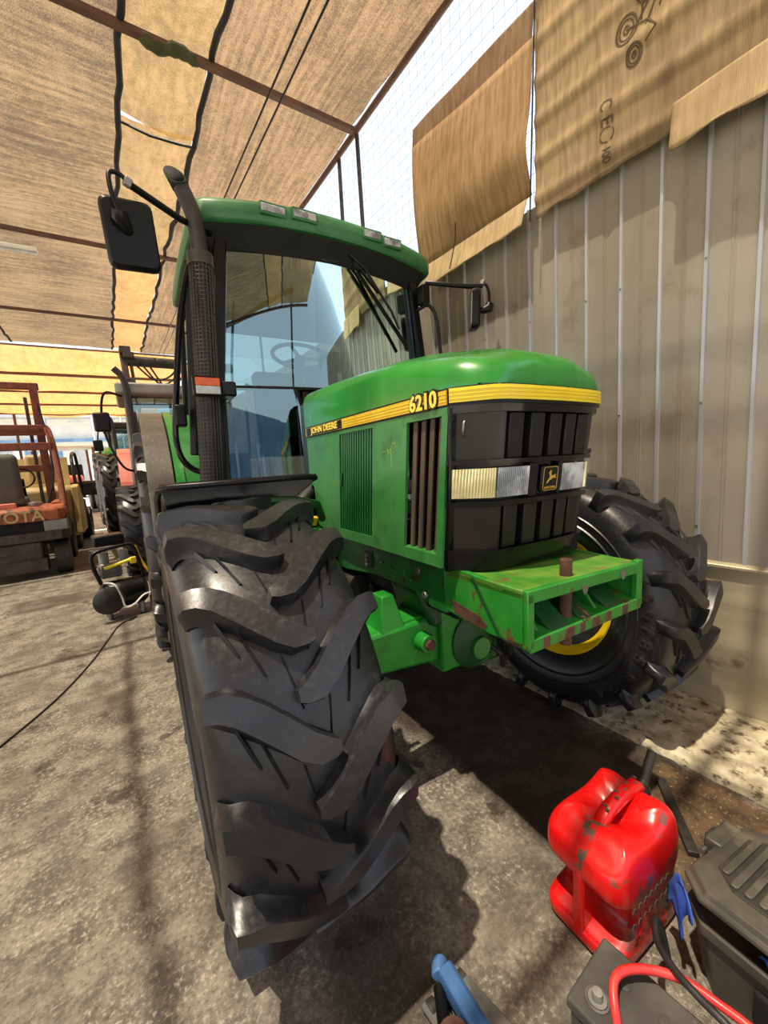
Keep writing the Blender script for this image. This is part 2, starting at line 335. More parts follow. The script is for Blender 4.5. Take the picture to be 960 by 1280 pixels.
        if smooth is not None or bevel:
            me.shade_smooth()
            if smooth is None: smooth = 40
            if smooth < 180: me.set_sharp_from_angle(angle=R(smooth))
        if label: o['label'] = label
        if kind: o['kind'] = kind
        return o
def empty(name, loc=(0, 0, 0), rot=(0, 0, 0), parent=None):
    o = bpy.data.objects.new(name, None); COL.objects.link(o); o.location = loc; o.rotation_euler = rot; o.empty_display_size = .1
    if parent: o.parent = parent
    return o
def tag(o, label, cat, group=None):
    o['label'] = label; o['category'] = cat
    if group: o['group'] = group
    return o
def struct(o, label=None):
    o['kind'] = 'structure'
    if label: o['label'] = label
    return o
def copytree(o, parent=None):
    c = o.copy(); COL.objects.link(c); c.parent = parent
    for ch in list(o.children): copytree(ch, c)
    return c
def text_mesh(txt, size, depth=.002, off=0., sx=1.):
    cu = bpy.data.curves.new('lettering', 'FONT'); cu.body = txt; cu.size = size; cu.extrude = depth; cu.offset = off
    cu.align_x = 'CENTER'; cu.align_y = 'CENTER'; cu.resolution_u = 3
    to = bpy.data.objects.new('lettering', cu); COL.objects.link(to)
    dg = bpy.context.evaluated_depsgraph_get(); me = bpy.data.meshes.new_from_object(to.evaluated_get(dg))
    bpy.data.objects.remove(to); bpy.data.curves.remove(cu)
    g = G(); g.add([(v.co.x*sx, v.co.y, v.co.z) for v in me.vertices], [tuple(p.vertices) for p in me.polygons])
    bpy.data.meshes.remove(me); return g
def xf(g, m): g.v = [tuple(m @ Vector(p)) for p in g.v]; return g
def frame(o, x, y):   # matrix with origin o, local x, y directions
    x = Vector(x).normalized(); z = x.cross(Vector(y)).normalized(); y = z.cross(x)
    m = Matrix((x, y, z)).transposed().to_4x4(); m.translation = o; return m
def arc(c, r, a0, a1, n, ax='yz'):
    return [(c[0]+r*cos(R(a0+(a1-a0)*i/n)), c[1]+r*sin(R(a0+(a1-a0)*i/n))) for i in range(n+1)]
def spline(pts, n=8):
    P = [Vector(p) for p in pts]; P = [P[0]*2-P[1]]+P+[P[-1]*2-P[-2]]; out = []
    for i in range(1, len(P)-2):
        for k in range(n):
            t = k/n; a, b, c, d = P[i-1:i+3]
            out.append(.5*((2*b)+(c-a)*t+(2*a-5*b+4*c-d)*t*t+(3*b-a-3*c+d)*t**3))
    out.append(P[-2]); return out

exec_order = []
XW = 2.548
# ------------------------------------------------------------------ ground and wall
g = G(); g.grid(lambda u, v: (-45+90*u, -25+100*v, 0), 2, 2)
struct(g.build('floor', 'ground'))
def apron_edge(u): return 1.945+.05*(1-u)*.4+.016*mnoise.noise((u*60, 3, 0))+.01*mnoise.noise((u*190, 5, 0))
g = G()
for i in range(160):
    y0, y1 = -1.2+i*.03, -1.2+(i+1)*.03; e0, e1 = apron_edge(i/160), apron_edge((i+1)/160)
    g.add([(e0-.012, y0, 0), (e0+.004, y0, .014), (XW, y0, .016), (e1-.012, y1, 0), (e1+.004, y1, .014), (XW, y1, .016)], [(0, 1, 4, 3), (1, 2, 5, 4)])
struct(g.build('trim_1', 'apron', smooth=60), 'pale concrete apron strip along the foot of the metal wall')

wall = struct(empty('wall_right', (XW, 0, 0)))
# corrugated sheets: each sheet one metre wide, standing ribs every 0.2 m and a fine flute between
for s in range(-2, 16):
    g = G(); y0 = .405+s*1.0
    prof = []
    for k in range(5):
        b = y0+k*.2
        prof += [(b+.0, 0), (b+.012, 0), (b+.016, -.013), (b+.030, -.013), (b+.034, 0)]
        prof += [(b+.108, 0), (b+.110, -.003), (b+.114, -.003), (b+.116, 0), (b+.122, 0), (b+.124, -.003), (b+.128, -.003), (b+.130, 0)]
    prof.append((y0+1.0, 0))
    for i in range(len(prof)-1):
        (ya, xa), (yb, xb) = prof[i], prof[i+1]
        g.cur = 1 if (xa < -.01 or xb < -.01) else 0
        g.add([(xa, ya, .80), (xb, yb, .80), (xb, yb, 3.02), (xa, ya, 3.02)], [(0, 1, 2, 3)])
    g.build('sheet', ['wall_metal', 'wall_rib'], wall)
g = G()
for s in range(-2, 16):
    for k in range(0, 5, 2):
        for z in (.98, 1.6, 2.3): g.lathe([(0, .006), (-.005, .005), (-.006, 0)], 6, (-.012, .428+s+k*.2, z+.02*random.random()))
g.build('screw', 'steel', wall, kind='stuff')
g = G()   # plinth below the sheets, ledge strip on top of it
g.b2(-.008, .1, -2, 16, .0, .775); g.build('plinth', 'plinth', wall)
g = G(); g.prism([(-.03, .775), (-.03, .79), (-.012, .802), (.02, .802), (.02, .775)], -2, 16, 'y'); g.build('ledge', 'plinth', wall, bevel=.003)
g = G(); g.b2(-.006, .1, -2, 16, -.02, .012); g.build('skirting', 'dark_void', wall)

# ------------------------------------------------------------------ roof: shade cloth on beams, net fence
ZR = 4.86
roof = struct(empty('ceiling', (0, 0, ZR)))
beams = [-4.6, .4, 3.88, 7.47, 10.75, 13.5]
def sag(x, y, amp=.10):
    z = 0
    for a, b in zip(beams[:-1], beams[1:]):
        if a <= y <= b:
            t = (y-a)/(b-a); z = -amp*4*t*(1-t)
    return z
def panel(x0, x1, y0, y1, mat, nu, nv, seed, amp=.10, wav=.03):
    g = G()
    def fn(u, v):
        x = x0+(x1-x0)*u; y = y0+(y1-y0)*v
        z = sag(x, y, amp)*(.6+.4*sin(PI*u)) + wav*mnoise.noise((x*1.3, y*1.3, seed)) + wav*.5*mnoise.noise((x*4, y*2, seed+9))
        ex = .010*mnoise.noise((y*5, seed, 0)) if u in (0, 1) else 0
        return (x+ex, y, z)
    g.grid(fn, nu, nv)
    return g.build('shade_cloth', mat, roof, smooth=180)
panel(-9, .492, -4.6, 13.4, 'shade_left', 50, 90, 1)
panel(.508, 1.148, -4.6, 4.75, 'shade_strip', 6, 50, 2, .14, .06)
panel(.508, 1.148, 4.77, 7.6, 'shade_strip', 6, 20, 3, .14, .06)
panel(.508, 1.148, 7.62, 13.5, 'shade_orange', 6, 34, 4, .14, .09)
panel(1.162, XW-.02, -4.6, 13.6, 'shade_right', 14, 90, 5)
for x, ph in ((.5, 0), (1.155, 3), (-1.5, 6)):   # gathered seams laced with rope
    g = G(); pts = [(x+.02*mnoise.noise((y*.2*3, ph, 0))+.012*sin(y*.2*9+ph), y*.2, sag(x, y*.2)-.02+.012*sin(y*.2*14)) for y in range(-23, 67)]
    g.tube(pts, [.024+.014*abs(mnoise.noise((i*.7, ph, 2))) for i in range(len(pts))], 6)
    g.build('seam_rope', 'dark_void', roof, smooth=180)
g = G(); g.tube([(.5, 4.8, -.1), (.75, 4.79, -.15), (1.0, 4.76, -.16), (1.14, 4.8, -.12)], .012, 6); g.build('seam_rope', 'dark_void', roof, smooth=180)
for y in (-4.6, .4, 3.88, 7.47, 10.75, 13.5):
    g = G(); g.b2(-9, XW, y-.03, y+.03, -.085 if y != 13.5 else -.07, -.035)
    g.build('roof_beam', 'beam', roof, bevel=.004)
g = G(); g.tube([(XW, -3, -.03), (XW, 5, -.07), (XW, 13.6, -.03)], .03, 8); g.build('edge_rail', 'beam', roof, smooth=60)
g = G(); g.tube(spline([(.62, 3.88, -.06), (.75, 3.9, -.075), (.9, 3.87, -.06), (1.05, 3.89, -.07)], 4), [.03, .045, .052, .046, .054, .05, .04, .052, .046, .05, .04, .044, .03], 8); g.build('beam_wrap', 'moss', roof, smooth=60)
# orange tarp beyond the shade net
def tarpfn(u, v):
    x = -16+18.5*u; y = 13.65+12.9*v; b = (v*4) % 1
    return (x, y, -.35*4*b*(1-b)*.5+.08*mnoise.noise((x*.8, y*.5, 3))-(.25*abs(sin(x*.9)) if v == 1 else 0))
g = G(); g.grid(tarpfn, 60, 48); g.build('tarp', 'tarp', roof, smooth=180)
for y in (16.8, 20.0, 23.3, 26.4):
    g = G(); g.b2(-16, 2.6, y-.04, y+.04, -.12, -.04); g.build('roof_beam', 'beam', roof)
for x in (-7.5, -4.6, -3.4, 2.5):
    g = G(); g.b2(x-.05, x+.05, 26.3, 26.4, -ZR, -.05); g.build('post', 'beam', roof)

net = struct(empty('wall_net', (XW+.02, 0, 3.0)), 'wire bird net above the metal wall')
for y, a in ((3.88, .0), (4.32, .05), (7.47, 0), (10.75, 0), (.4, 0)):
    g = G(); g.tube([(0, y, -.2), (0, y-a*.5, .9), (0, y-a, 1.86)], .022, 8); g.build('pole', 'dark_metal', net, smooth=60)
g = G()
for i in range(19): 
    z = .02+i*.1
    g.tube([(0, y*.8-3, z+.02*sin(y*.9+i)) for y in range(0, 21)], .0012, 3, cap=False)
for i in range(162):
    y = -3+i*.1; g.tube([(0, y, 0), (.0, y+.02*mnoise.noise((i*.3, 0, 0)), .9), (0, y, 1.86)], .0012, 3, cap=False)
g.build('net_wire', 'net', net, kind='stuff')

for k, (x, nm) in enumerate(((1.59, 'left'), (1.70, 'right'))):
    g = G(); g.tube([(x, -2.5, ZR-.13), (x+.01, 2, ZR-.2), (x-.02, 7.4, ZR-.15), (x, 13.4, ZR-.1)], .009, 6)
    tag(g.build('overhead_cable', 'black', smooth=180), ['black overhead cable further from the wall, strung under the shade net', 'black overhead cable nearer the wall, strung under the shade net'][k], 'cable', 'cables under the shade net')
t = empty('tube_light', (-.78, 7.75, ZR-.2)); tag(t, 'dusty fluorescent tube light hung under the shade net', 'lamp')
g = G(); g.b2(-.5, .35, -.05, .05, 0, .05); g.build('housing', 'white', t, bevel=.01)
g = G(); g.cyl((-.5, 0, -.02), (.35, 0, -.02), .018, 10); g.build('tube', 'clear_lens', t, smooth=60)

# ------------------------------------------------------------------ cardboard on the net
def card_sheet(name, mat, pts, fold, thick=.006, parent=None, nu=24, nv=16, bow=.03, seed=0, label=None):
    # pts: y,z corners  bl, br, tr, tl  (y decreasing to the right of the picture)
    bl, br, tr_, tl = pts
    def fn(u, v):
        y = (bl[0]*(1-u)+br[0]*u)*(1-v)+(tl[0]*(1-u)+tr_[0]*u)*v
        z = (bl[1]*(1-u)+br[1]*u)*(1-v)+(tl[1]*(1-u)+tr_[1]*u)*v
        if v == 0: z += .025*mnoise.noise((y*6, seed, 0))
        x = XW-.075-bow*sin(PI*v)*(.5+.5*sin(PI*u))+fold(u, v)
        return (x, y, z+.012*mnoise.noise((y*2, z*2, seed)))
    g = G(); g.grid(fn, nu, nv); return g.build(name, mat, parent, smooth=50, solid=thick, label=label)
c1 = card_sheet('cardboard_sheet', 'card', ((2.86, 3.04), (1.745, 3.05), (1.715, 3.92), (2.90, 4.02)), lambda u, v: -.05*math.exp(-((v-.28)/.2)**2)*u, bow=.06, seed=1)
tag(c1, 'brown cardboard sheet with dark top strip tied to the net behind the cab', 'cardboard')
card_sheet('top_strip', 'card_dark', ((2.90, 4.0), (1.735, 3.90), (1.725, 4.13), (2.90, 4.17)), lambda u, v: .02*v, parent=c1, bow=.0, seed=2, label='dark folded top strip')
card_sheet('bottom_flap', 'card_light', ((2.80, 2.84), (1.79, 2.88), (1.78, 3.065), (2.86, 3.06)), lambda u, v: -.06*(1-v), parent=c1, bow=.0, seed=3, label='pale bottom flap')
g = G(); g.tube([(XW-.16, 2.35, 3.16), (XW-.15, 2.37, 3.04), (XW-.17, 2.42, 2.86)], .004, 5); g.build('tie_wire', 'dark_void', c1)
c2 = card_sheet('cardboard_sheet', 'card2', ((1.72, 2.90), (.22, 2.93), (.22, 4.84), (1.68, 4.84)), lambda u, v: -.014*abs(sin(v*9*PI+u))**8-.012*math.exp(-((u-.28)/.012)**2)-.014*math.exp(-((u-.51)/.012)**2), nv=90, nu=80, bow=.02, seed=5)
tag(c2, 'large tan cardboard sheet with a tricycle print above the corrugated wall', 'cardboard')
card_sheet('bottom_flap', 'card_light', ((.95, 2.82), (.2, 2.80), (.2, 3.04), (.95, 3.02)), lambda u, v: -.03-.035*(1-v), parent=c2, bow=0, seed=7, label='pale bottom flap')
g = G(); pts = [(XW-.12, 1.735-.006*k, 2.88+.12*k) for k in range(11)]; g.tube(pts, .005, 5); g.build('tie_wire', 'dark_void', c2)
xc = XW-.104
from mathutils.bvhtree import BVHTree
BV = BVHTree.FromPolygons([v.co.copy() for v in c2.data.vertices], [tuple(p.vertices) for p in c2.data.polygons])
def snap(g):      # lay the print on the uneven cardboard surface
    out = []
    for x, y, z in g.v:
        h = BV.ray_cast(Vector((XW-1, y, z)), Vector((1, 0, 0)))[0]
        out.append(((h.x if h else xc)-.0045+(x-(xc-.006))*.5, y, z))
    g.v = out; return g
def cardtext(txt, size, y, z, rot):
    tm = text_mesh(txt, size, .0008, .0015)
    m = Matrix.Translation((xc-.006, y, z)) @ Matrix.Rotation(R(rot), 4, 'X') @ frame((0, 0, 0), (0, -1, 0), (0, 0, 1))
    return xf(tm, m)
# CE mark and recycling marks, rotated a quarter turn as on the box
snap(cardtext('C E', .085, 1.27, 3.205, 90)).build('ce_mark', 'ink', c2, label='CE mark')
g = G()
for k in range(3):
    a = [( .035*cos(R(120*k+25+t*95/5)), .035*sin(R(120*k+25+t*95/5))) for t in range(6)]
    g.tube([(xc-.006, 1.27+p[0], 3.10+p[1]) for p in a], .0035, 4)
snap(cardtext('100', .055, 1.27, 3.0, 90)).build('box_number', 'ink', c2)
snap(g).build('recycling_mark', 'ink', c2)
def ring(g, y, z, ry, rz, r=.003, n=20): g.tube([(xc-.006, y+ry*cos(2*PI*k/n), z+rz*sin(2*PI*k/n)) for k in range(n+1)], r, 4, cap=False)
g = G()
for (y, z, a) in ((1.17, 3.51, .062), (1.133, 3.372, .045), (1.08, 3.61, .045)):
    ring(g, y, z, a*.8, a, .006); ring(g, y, z, a*.55, a*.72, .004); ring(g, y, z, a*.2, a*.28, .004)
for a, b in (((1.17, 3.51), (1.07, 3.48)), ((1.07, 3.48), (1.133, 3.37)), ((1.07, 3.48), (1.03, 3.56)), ((1.03, 3.56), (1.08, 3.61)), ((1.07, 3.48), (1.03, 3.42)), ((1.03, 3.42), (1.08, 3.39)), ((1.10, 3.5), (1.09, 3.61)), ((1.12, 3.5), (1.05, 3.58)), ((1.02, 3.5), (1.0, 3.57))):
    g.tube([(xc-.006, a[0], a[1]), (xc-.006, b[0], b[1])], .005, 4)
snap(g).build('tricycle_print', 'ink', c2)

# ------------------------------------------------------------------ tyres
def tyre_geo(Rt=.652, W=.47, nl=17, ph0=51.5, rim=.305, hi=True):
    """casing + lugs, axis x; angle 0 points to -y, 90 up"""
    k = Rt/.652; kw = W/.47
    g = G()
    prof = [(-.15, rim/k-.005), (-.175, .335), (-.212, .385), (-.232, .45), (-.235, .50), (-.230, .535), (-.216, .562), (-.194, .588), (-.14, .606), (-.07, .612), (0, .613)]
    prof = prof+[(-a, r) for a, r in prof[-2::-1]]
    g.lathe([(a*kw, r*k if r > .31 else rim) for a, r in prof], 96 if hi else 40)
    def P(a, r, ang): return (a*kw, -r*k*cos(R(ang)), r*k*sin(R(ang)))
    # stations: lateral, top radius, base radius, upper edge, lower edge (degrees), height shoulder inset
    lug = [(.2300, .552, .545, -.8, -4.0), (.2385, .572, .545, -.5, -4.2), (.2400, .606, .55, -.2, -4.5), (.2300, .637, .57, 0, -4.8), (.205, .645, .585, -.2, -5.4),
           (.175, .648, .595, -.6, -7.0), (.14, .650, .60, -2.1, -9.9), (.10, .651, .60, -4.9, -13.2), (.06, .652, .60, -8.1, -16.6), (.02, .652, .60, -11.6, -18.6), (-.018, .652, .60, -14.2, -18.4), (-.036, .650, .60, -15.2, -17.6)]
    for side in (-1, 1):
        for i in range(nl):
            ph = ph0+(0 if side < 0 else -10.3)+i*360/nl
            rings = []
            for j, (a, rt_, rb, u, l) in enumerate(lug):
                cc = (u+l)/2; fl = 1.35 if j < len(lug)-1 else 1.
                aa = a; pts = []
                hh = rt_-rb
                for (q, hf) in ((1.0, 0), (.98, .35), (.93, .85), (.84, 1.0), (0, 1.0), (-.84, 1.0), (-.93, .85), (-.98, .35), (-1.0, 0)):
                    half = (u-l)/2*(1.0 if hf > .3 else fl)
                    wear = .0015*sin(i*5.1+j*1.7)
                    ax_ = aa if j >= 4 else aa-(1-hf)*(.012 if j < 4 else 0)
                    pts.append(P(side*ax_, rb+hh*hf+(wear if hf == 1 else 0), ph+cc+q*half))
                rings.append(pts)
            g.loft(rings, cap=True, closed=False)
            # end cap skirt at the tip
            if hi:
                for (a0, p0, a1, p1) in ((.128, -10.5, .088, -17.5-3.7), (.045, -18.4, .022, -29.5), (.172, -7.0, .135, -15.8)):
                    q = []
                    for t in (0, .5, 1):
                        a = a0*(1-t)+a1*t; p = p0*(1-t)+p1*t; rr = .6125-.10*max(0, a-.1)
                        q += [P(side*(a-.006), rr-.006, ph+p), P(side*a, rr+.006, ph+p), P(side*(a+.006), rr-.006, ph+p)]
                    g.add(q, [(0, 1, 4, 3), (1, 2, 5, 4), (3, 4, 7, 6), (4, 5, 8, 7)])
    for a, r in ((-.2365, .475), (-.2345, .43)):      # moulded rings on the sidewall
        for sd_ in (-1, 1): g.lathe([(sd_*(abs(a)-.004)*kw, (r-.006)*k), (sd_*(abs(a)+.002)*kw, r*k), (sd_*(abs(a)-.004)*kw, (r+.006)*k)], 96 if hi else 40, closed=True)
    return g
def rim_geo(rr=.305, W=.38, dish=.06, yo=0):
    g = G()
    prof = [(-W/2, rr+.028), (-W/2+.004, rr+.034), (-W/2+.016, rr+.030), (-W/2+.022, rr+.008), (-W/2+.06, rr-.004), (-W/2+.085, rr-.035), (0, rr-.05), (W/2-.085, rr-.035), (W/2-.06, rr-.004), (W/2-.022, rr+.008), (W/2-.016, rr+.030), (W/2-.004, rr+.034), (W/2, rr+.028),
            (W/2-.006, rr+.014), (W/2-.03, rr-.004), (W/2-.085, rr-.05), (0, rr-.065), (-W/2+.085, rr-.05), (-W/2+.03, rr-.004), (-W/2+.006, rr+.014)]
    g.lathe(prof, 48, closed=True)
    return g
def disc_geo(rr, x0):
    g = G(); g.lathe([(x0, rr-.052), (x0-.012, rr-.06), (x0-.03, rr*.62), (x0-.01, rr*.5), (x0-.01, .02), (x0, .02), (x0, rr*.5), (x0-.018, rr*.62), (x0+.0, rr-.06)], 40, closed=True)
    return g
def sidewall_text(parent, side, r, items, W=.47):
    for txt, size, a0, da in items:
        for i, ch in enumerate(txt):
            if ch == ' ': continue
            tm = text_mesh(ch, size, .005, .0015)
            a = a0+da*i
            # letters run along the sidewall with their tops towards the tread
            o = Vector((side*(W/2+.0005-(.020 if r < .45 else 0)), -r*cos(R(a)), r*sin(R(a))))
            upv = Vector((0, -cos(R(a)), sin(R(a)))); xv = upv.cross(Vector((side, 0, 0)))
            m = frame(o, xv, upv); xf(tm, m)
            tm.build('moulded_letter', 'tyre_side', parent)

# ------------------------------------------------------------------ green tractor
TR = empty('tractor', (1.214, 1.335, .022), (0, .018, -.052))
tag(TR, 'large green farm tractor with yellow stripe and black grille beside the metal wall', 'tractor')
def part(g, name, mat, parent=TR, **k): return g.build(name, mat, parent, **k)

tyre_me = None
for side, ph0, nm in ((-1, 51.5, 'near'), (1, 44.0, 'far')):
    wh = empty('front_wheel', (side*.9035+(.012 if side < 0 else 0), .0, .632+(.004 if side < 0 else 0)), (0, side*.026*1.0, .014), TR)
    g = tyre_geo(.664 if side < 0 else .652, .452 if side < 0 else .47, ph0=ph0); part(g, 'tyre', 'tyre', wh, smooth=42)
    part(rim_geo(), 'rim', 'rim_yellow', wh, smooth=40)
    part(disc_geo(.305, .08*side if side < 0 else .06), 'wheel_disc', 'rim_yellow', wh, smooth=40)
    g = G(); g.lathe([(-side*.16, .02), (-side*.16, .12), (-side*.10, .14), (side*.10, .13), (side*.17, .08), (side*.19, .02)], 20); part(g, 'hub', 'dark_green', wh, smooth=40)
    if side > 0:
        for ch, a in (('4', 20), ('2', 11.5), ('0', 4), ('/', -3.5), ('8', -11), ('5', -20), ('R', -32), ('2', -44), ('4', -52.5)): sidewall_text(wh, -1, .520, [(ch, .074, a, 0)])
        sidewall_text(wh, -1, .425, [('TUBELESS', .026, 12, -5)])

# hood --------------------------------------------------------------
def hood_ring(y, hw, zc, zs, fr=0):
    """cross-section points from left stripe top over the crown to the right"""
    q = []
    pr_ = [(-1, 1.613), (-1, zs-.055), (-.965, zs-.02), (-.88, zs+.005), (-.74, zs+.018), (-.4, (zs+zc)/2+.022), (0, zc)]
    pr_ = pr_+[(-a, z) for a, z in pr_[-2::-1]]
    return [(a*(hw-.002), y, z) for a, z in pr_]
rings = []
for y, hw, zc, zs in ((.80, .345, 1.885, 1.80), (.45, .348, 1.872, 1.79), (.1, .35, 1.845, 1.772), (-.1, .35, 1.818, 1.755), (-.25, .348, 1.79, 1.73), (-.36, .348, 1.766, 1.712)):
    rings.append(hood_ring(y, hw, zc, zs))
def nose(y0, hw, zc, zs, ins): return [(a[0], a[1], a[2]) for a in hood_ring(y0, hw, zc, zs)]
for y, hw, zc, zs in ((-.42, .342, 1.752, 1.700), (-.465, .322, 1.738, 1.688), (-.50, .294, 1.718, 1.672), (-.525, .268, 1.692, 1.654), (-.536, .247, 1.660, 1.634)):
    rings.append([(x, yy-.02*max(0, (-.40-yy)/.14)*(1-(x/.345)**2), z) for x, yy, z in hood_ring(y, hw, zc, zs)])
rings.append([(x, yy-.012*(1-(x/.245)**2), 1.612+(z-1.612)*.05) for x, yy, z in hood_ring(-.542, .238, 1.64, 1.62)])
g = G(); g.loft(rings, cap=True, closed=False)
hood = part(g, 'hood', 'hood_green', smooth=35)
SX = [(-.345, .78), (-.348, .2), (-.35, -.2), (-.350, -.36), (-.344, -.425), (-.325, -.465), (-.293, -.505), (-.262, -.537), (-.22, -.552), (-.15, -.560), (0, -.565)]
OUT = SX+[(-x, y) for x, y in SX[-2::-1]]
def band(out, z0, z1, off, t=.006):     # strip standing off the hood outline by off
    g = G(); n = len(out); N = []
    for i in range(n):
        a = Vector(out[max(i-1, 0)]); b = Vector(out[min(i+1, n-1)]); d = (b-a).normalized(); N.append(Vector((d.y, -d.x)))
    V = []
    for i, p in enumerate(out):
        for o_, z in ((off, z0), (off, z1), (off-t, z1), (off-t, z0)):
            q = Vector(p)+(-N[i] if False else N[i])*(-1)*(-o_) if False else Vector(p)+N[i]*o_
            V.append((q.x, q.y, z))
    F = [(i*4+k, i*4+(k+1) % 4, (i+1)*4+(k+1) % 4, (i+1)*4+k) for i in range(n-1) for k in range(4)]+[(0, 1, 2, 3), tuple((n-1)*4+k for k in (3, 2, 1, 0))]
    return g.add(V, F)
# outline normal check: for a path running from the left rear forward, (d.y,-d.x) points to -x (outwards)
g = band(OUT, 1.556, 1.612, .001, .03); part(g, 'hood_edge_band', 'black', smooth=50)
def sub(out, i0, i1): return out[i0:i1]
side_path = [(-.3455, .775), (-.348, .2), (-.35, -.2), (-.349, -.30), (-.3475, -.43)]
g = band(side_path, 1.563, 1.606, .004, .004); part(g, 'side_stripe', 'yellow_dull', smooth=50)
g = band([(-x, y) for x, y in side_path][::-1], 1.563, 1.606, .004, .004); part(g, 'side_stripe', 'yellow_dull', smooth=50)
nose_path = [(-.346, -.438), (-.325, -.465), (-.293, -.505), (-.262, -.537), (-.22, -.552), (-.15, -.560), (0, -.565)]; nose_path += [(-x, y) for x, y in nose_path[-2::-1]]
fs = part(band(nose_path, 1.566, 1.608, .006, .006), 'front_stripe', 'yellow', smooth=50)
for z in (1.576, 1.587, 1.598):
    part(band(nose_path, z-.0012, z+.0012, .0078, .002), 'stripe_groove', 'yellow_dull', fs, smooth=50)
for z in (1.573, 1.584, 1.595):
    g = band(side_path, z-.001, z+.001, .0052, .002)
    part(g, 'stripe_groove', 'yellow', smooth=50)
# lettering on the side stripe (left side of the machine faces the camera)
def sidetext(txt, size, y, z, mat, off, depth=.002, off2=0., sx=1.):
    tm = text_mesh(txt, size, depth, off2, sx); m = frame((-.3475-off, y, z), (0, -1, 0), (0, 0, 1)); return part(xf(tm, m), 'lettering', mat)
g = G(); g.b2(-.3535, -.348, .305, .755, 1.565, 1.604); part(g, 'name_block', 'black')
sidetext('JOHN DEERE', .043, .515, 1.5845, 'print_yellow', .0068, off2=.0012, sx=1.35)
sidetext('6210', .070, -.315, 1.5845, 'black', .0060, .0012, .008, 1.05)
sidetext('6210', .070, -.315, 1.5845, 'print_yellow', .0085, .0012, .002, 1.05)
# grille side of the name: front stripe left plain

# side panels -----------------------------------------------------------
def side_panel(sgn):
    p = empty('side_panel', (0, 0, 0), parent=TR)
    X = lambda a: sgn*a
    y1, y0 = .775, -.435; z0, z1 = 1.045, 1.556
    def zb(y): return 1.018+.03*(y)*0+.014   # lower edge
    def frame_with_hole(name, ya, yb, hy0, hy1, hz0, hz1, mat='side_green', x=-.347, t=.012, notch=False):
        g = G()
        for (a, b, c, d) in ((ya, hy0, z0, z1), (hy1, yb, z0, z1), (hy0, hy1, z0, hz0), (hy0, hy1, hz1, z1)):
            g.b2(X(-x), X(-x-t), a, b, c, d)
        return part(g, name, mat, p)
    # rear fixed panel (with notch for the pipe), louvred door, front panel with the dusty vent
    g = G(); poly = [(.775, z1), (.775, 1.27), (.74, 1.30), (.71, 1.285), (.70, 1.22), (.70, 1.12), (.66, 1.075), (.42, z0), (.375, z0), (.375, z1)]
    g.prism([(a, b) for a, b in poly], X(.335), X(.347), 'x'); part(g, 'rear_panel', 'side_green', p, bevel=.003)
    fr = frame_with_hole('louvre_frame', .348, -.012, .30, .045, 1.085, 1.54) if False else None
    g = G()
    hy0, hy1, hz0, hz1 = .030, .345, 1.088, 1.540
    for (a, b, c, d) in ((.012, hy0, z0, z1), (hy1, .372, z0, z1), (hy0, hy1, z0, hz0), (hy0, hy1, hz1, z1)): g.b2(X(.336), X(.348), a, b, c, d)
    part(g, 'louvre_frame', 'side_green', p)
    g = G(); g.b2(X(.310), X(.313), hy0, hy1, hz0, hz1); part(g, 'screen_backing', 'dark_void', p)
    n = 14
    for i in range(n):
        y = hy0+.010+(hy1-hy0-.02)*i/(n-1)
        g = G(); g.box((X(.334), y, (hz0+hz1)/2), (.020, .008, hz1-hz0), (0, 0, R(-35)*sgn)); part(g, 'louvre_slat', 'louvre', p)
    for z in (1.2, 1.31, 1.42):
        g = G(); g.b2(X(.331), X(.335), hy0, hy1, z-.0015, z+.0015); part(g, 'louvre_wire', 'dark_green', p)
    g = G(); g.b2(X(.344), X(.352), .318, .334, 1.30, 1.36); part(g, 'latch', 'dark_green', p, bevel=.002)
    vy0, vy1, vz0, vz1 = -.315, -.188, 1.085, 1.532
    vy0, vy1 = -.405, -.215
    g = G()
    for (a, b, c, d) in ((y0, vy0, z0-.002, z1), (vy1, .010, z0, z1), (vy0, vy1, z0-.001, vz0), (vy0, vy1, vz1, z1)): g.b2(X(.337), X(.349), a, b, c, d)
    part(g, 'front_panel', 'side_green', p)
    g = G(); g.b2(X(.27), X(.275), vy0-.01, vy1+.01, vz0-.01, vz1+.01); part(g, 'vent_backing', 'dark_void', p)
    for i in range(4):
        y = vy0+(vy1-vy0)*(i+.5)/4
        g = G(); g.prism([(X(.338), y-.020), (X(.332), y-.022), (X(.300), y+.006), (X(.296), y+.018), (X(.318), y+.014), (X(.336), y+.002)], vz0, vz1, 'z'); part(g, 'vent_blade', 'brown_vent', p, bevel=.003)
    g = G(); g.prism([(X(.275), vz0-.001), (X(.343), vz0-.004), (X(.343), vz0+.002), (X(.275), vz0+.012)], vy0, vy1, 'y'); part(g, 'vent_sill', 'side_green', p)
    return p
pl_ = side_panel(-1); pr2_ = side_panel(1)
for pp_ in (pl_, pr2_):
    for o in pp_.children:
        for v in o.data.vertices: v.co.y += .12*(1.556-v.co.z)*min(1, max(0, (.775-v.co.y)/.4))
g = G()   # scratched scribble
def scr(pts): g.tube([(-.3495, y, z) for y, z in pts], .0012, 4)
scr([(-.06, 1.44), (-.035, 1.44)])
scr([(-.075, 1.45), (-.085, 1.43), (-.095, 1.45), (-.10, 1.42), (-.10, 1.38)])
scr([(-.10, 1.44), (-.115, 1.47), (-.135, 1.465), (-.13, 1.44), (-.11, 1.43)])
g.build('scratched_mark', 'white_print', pl_)

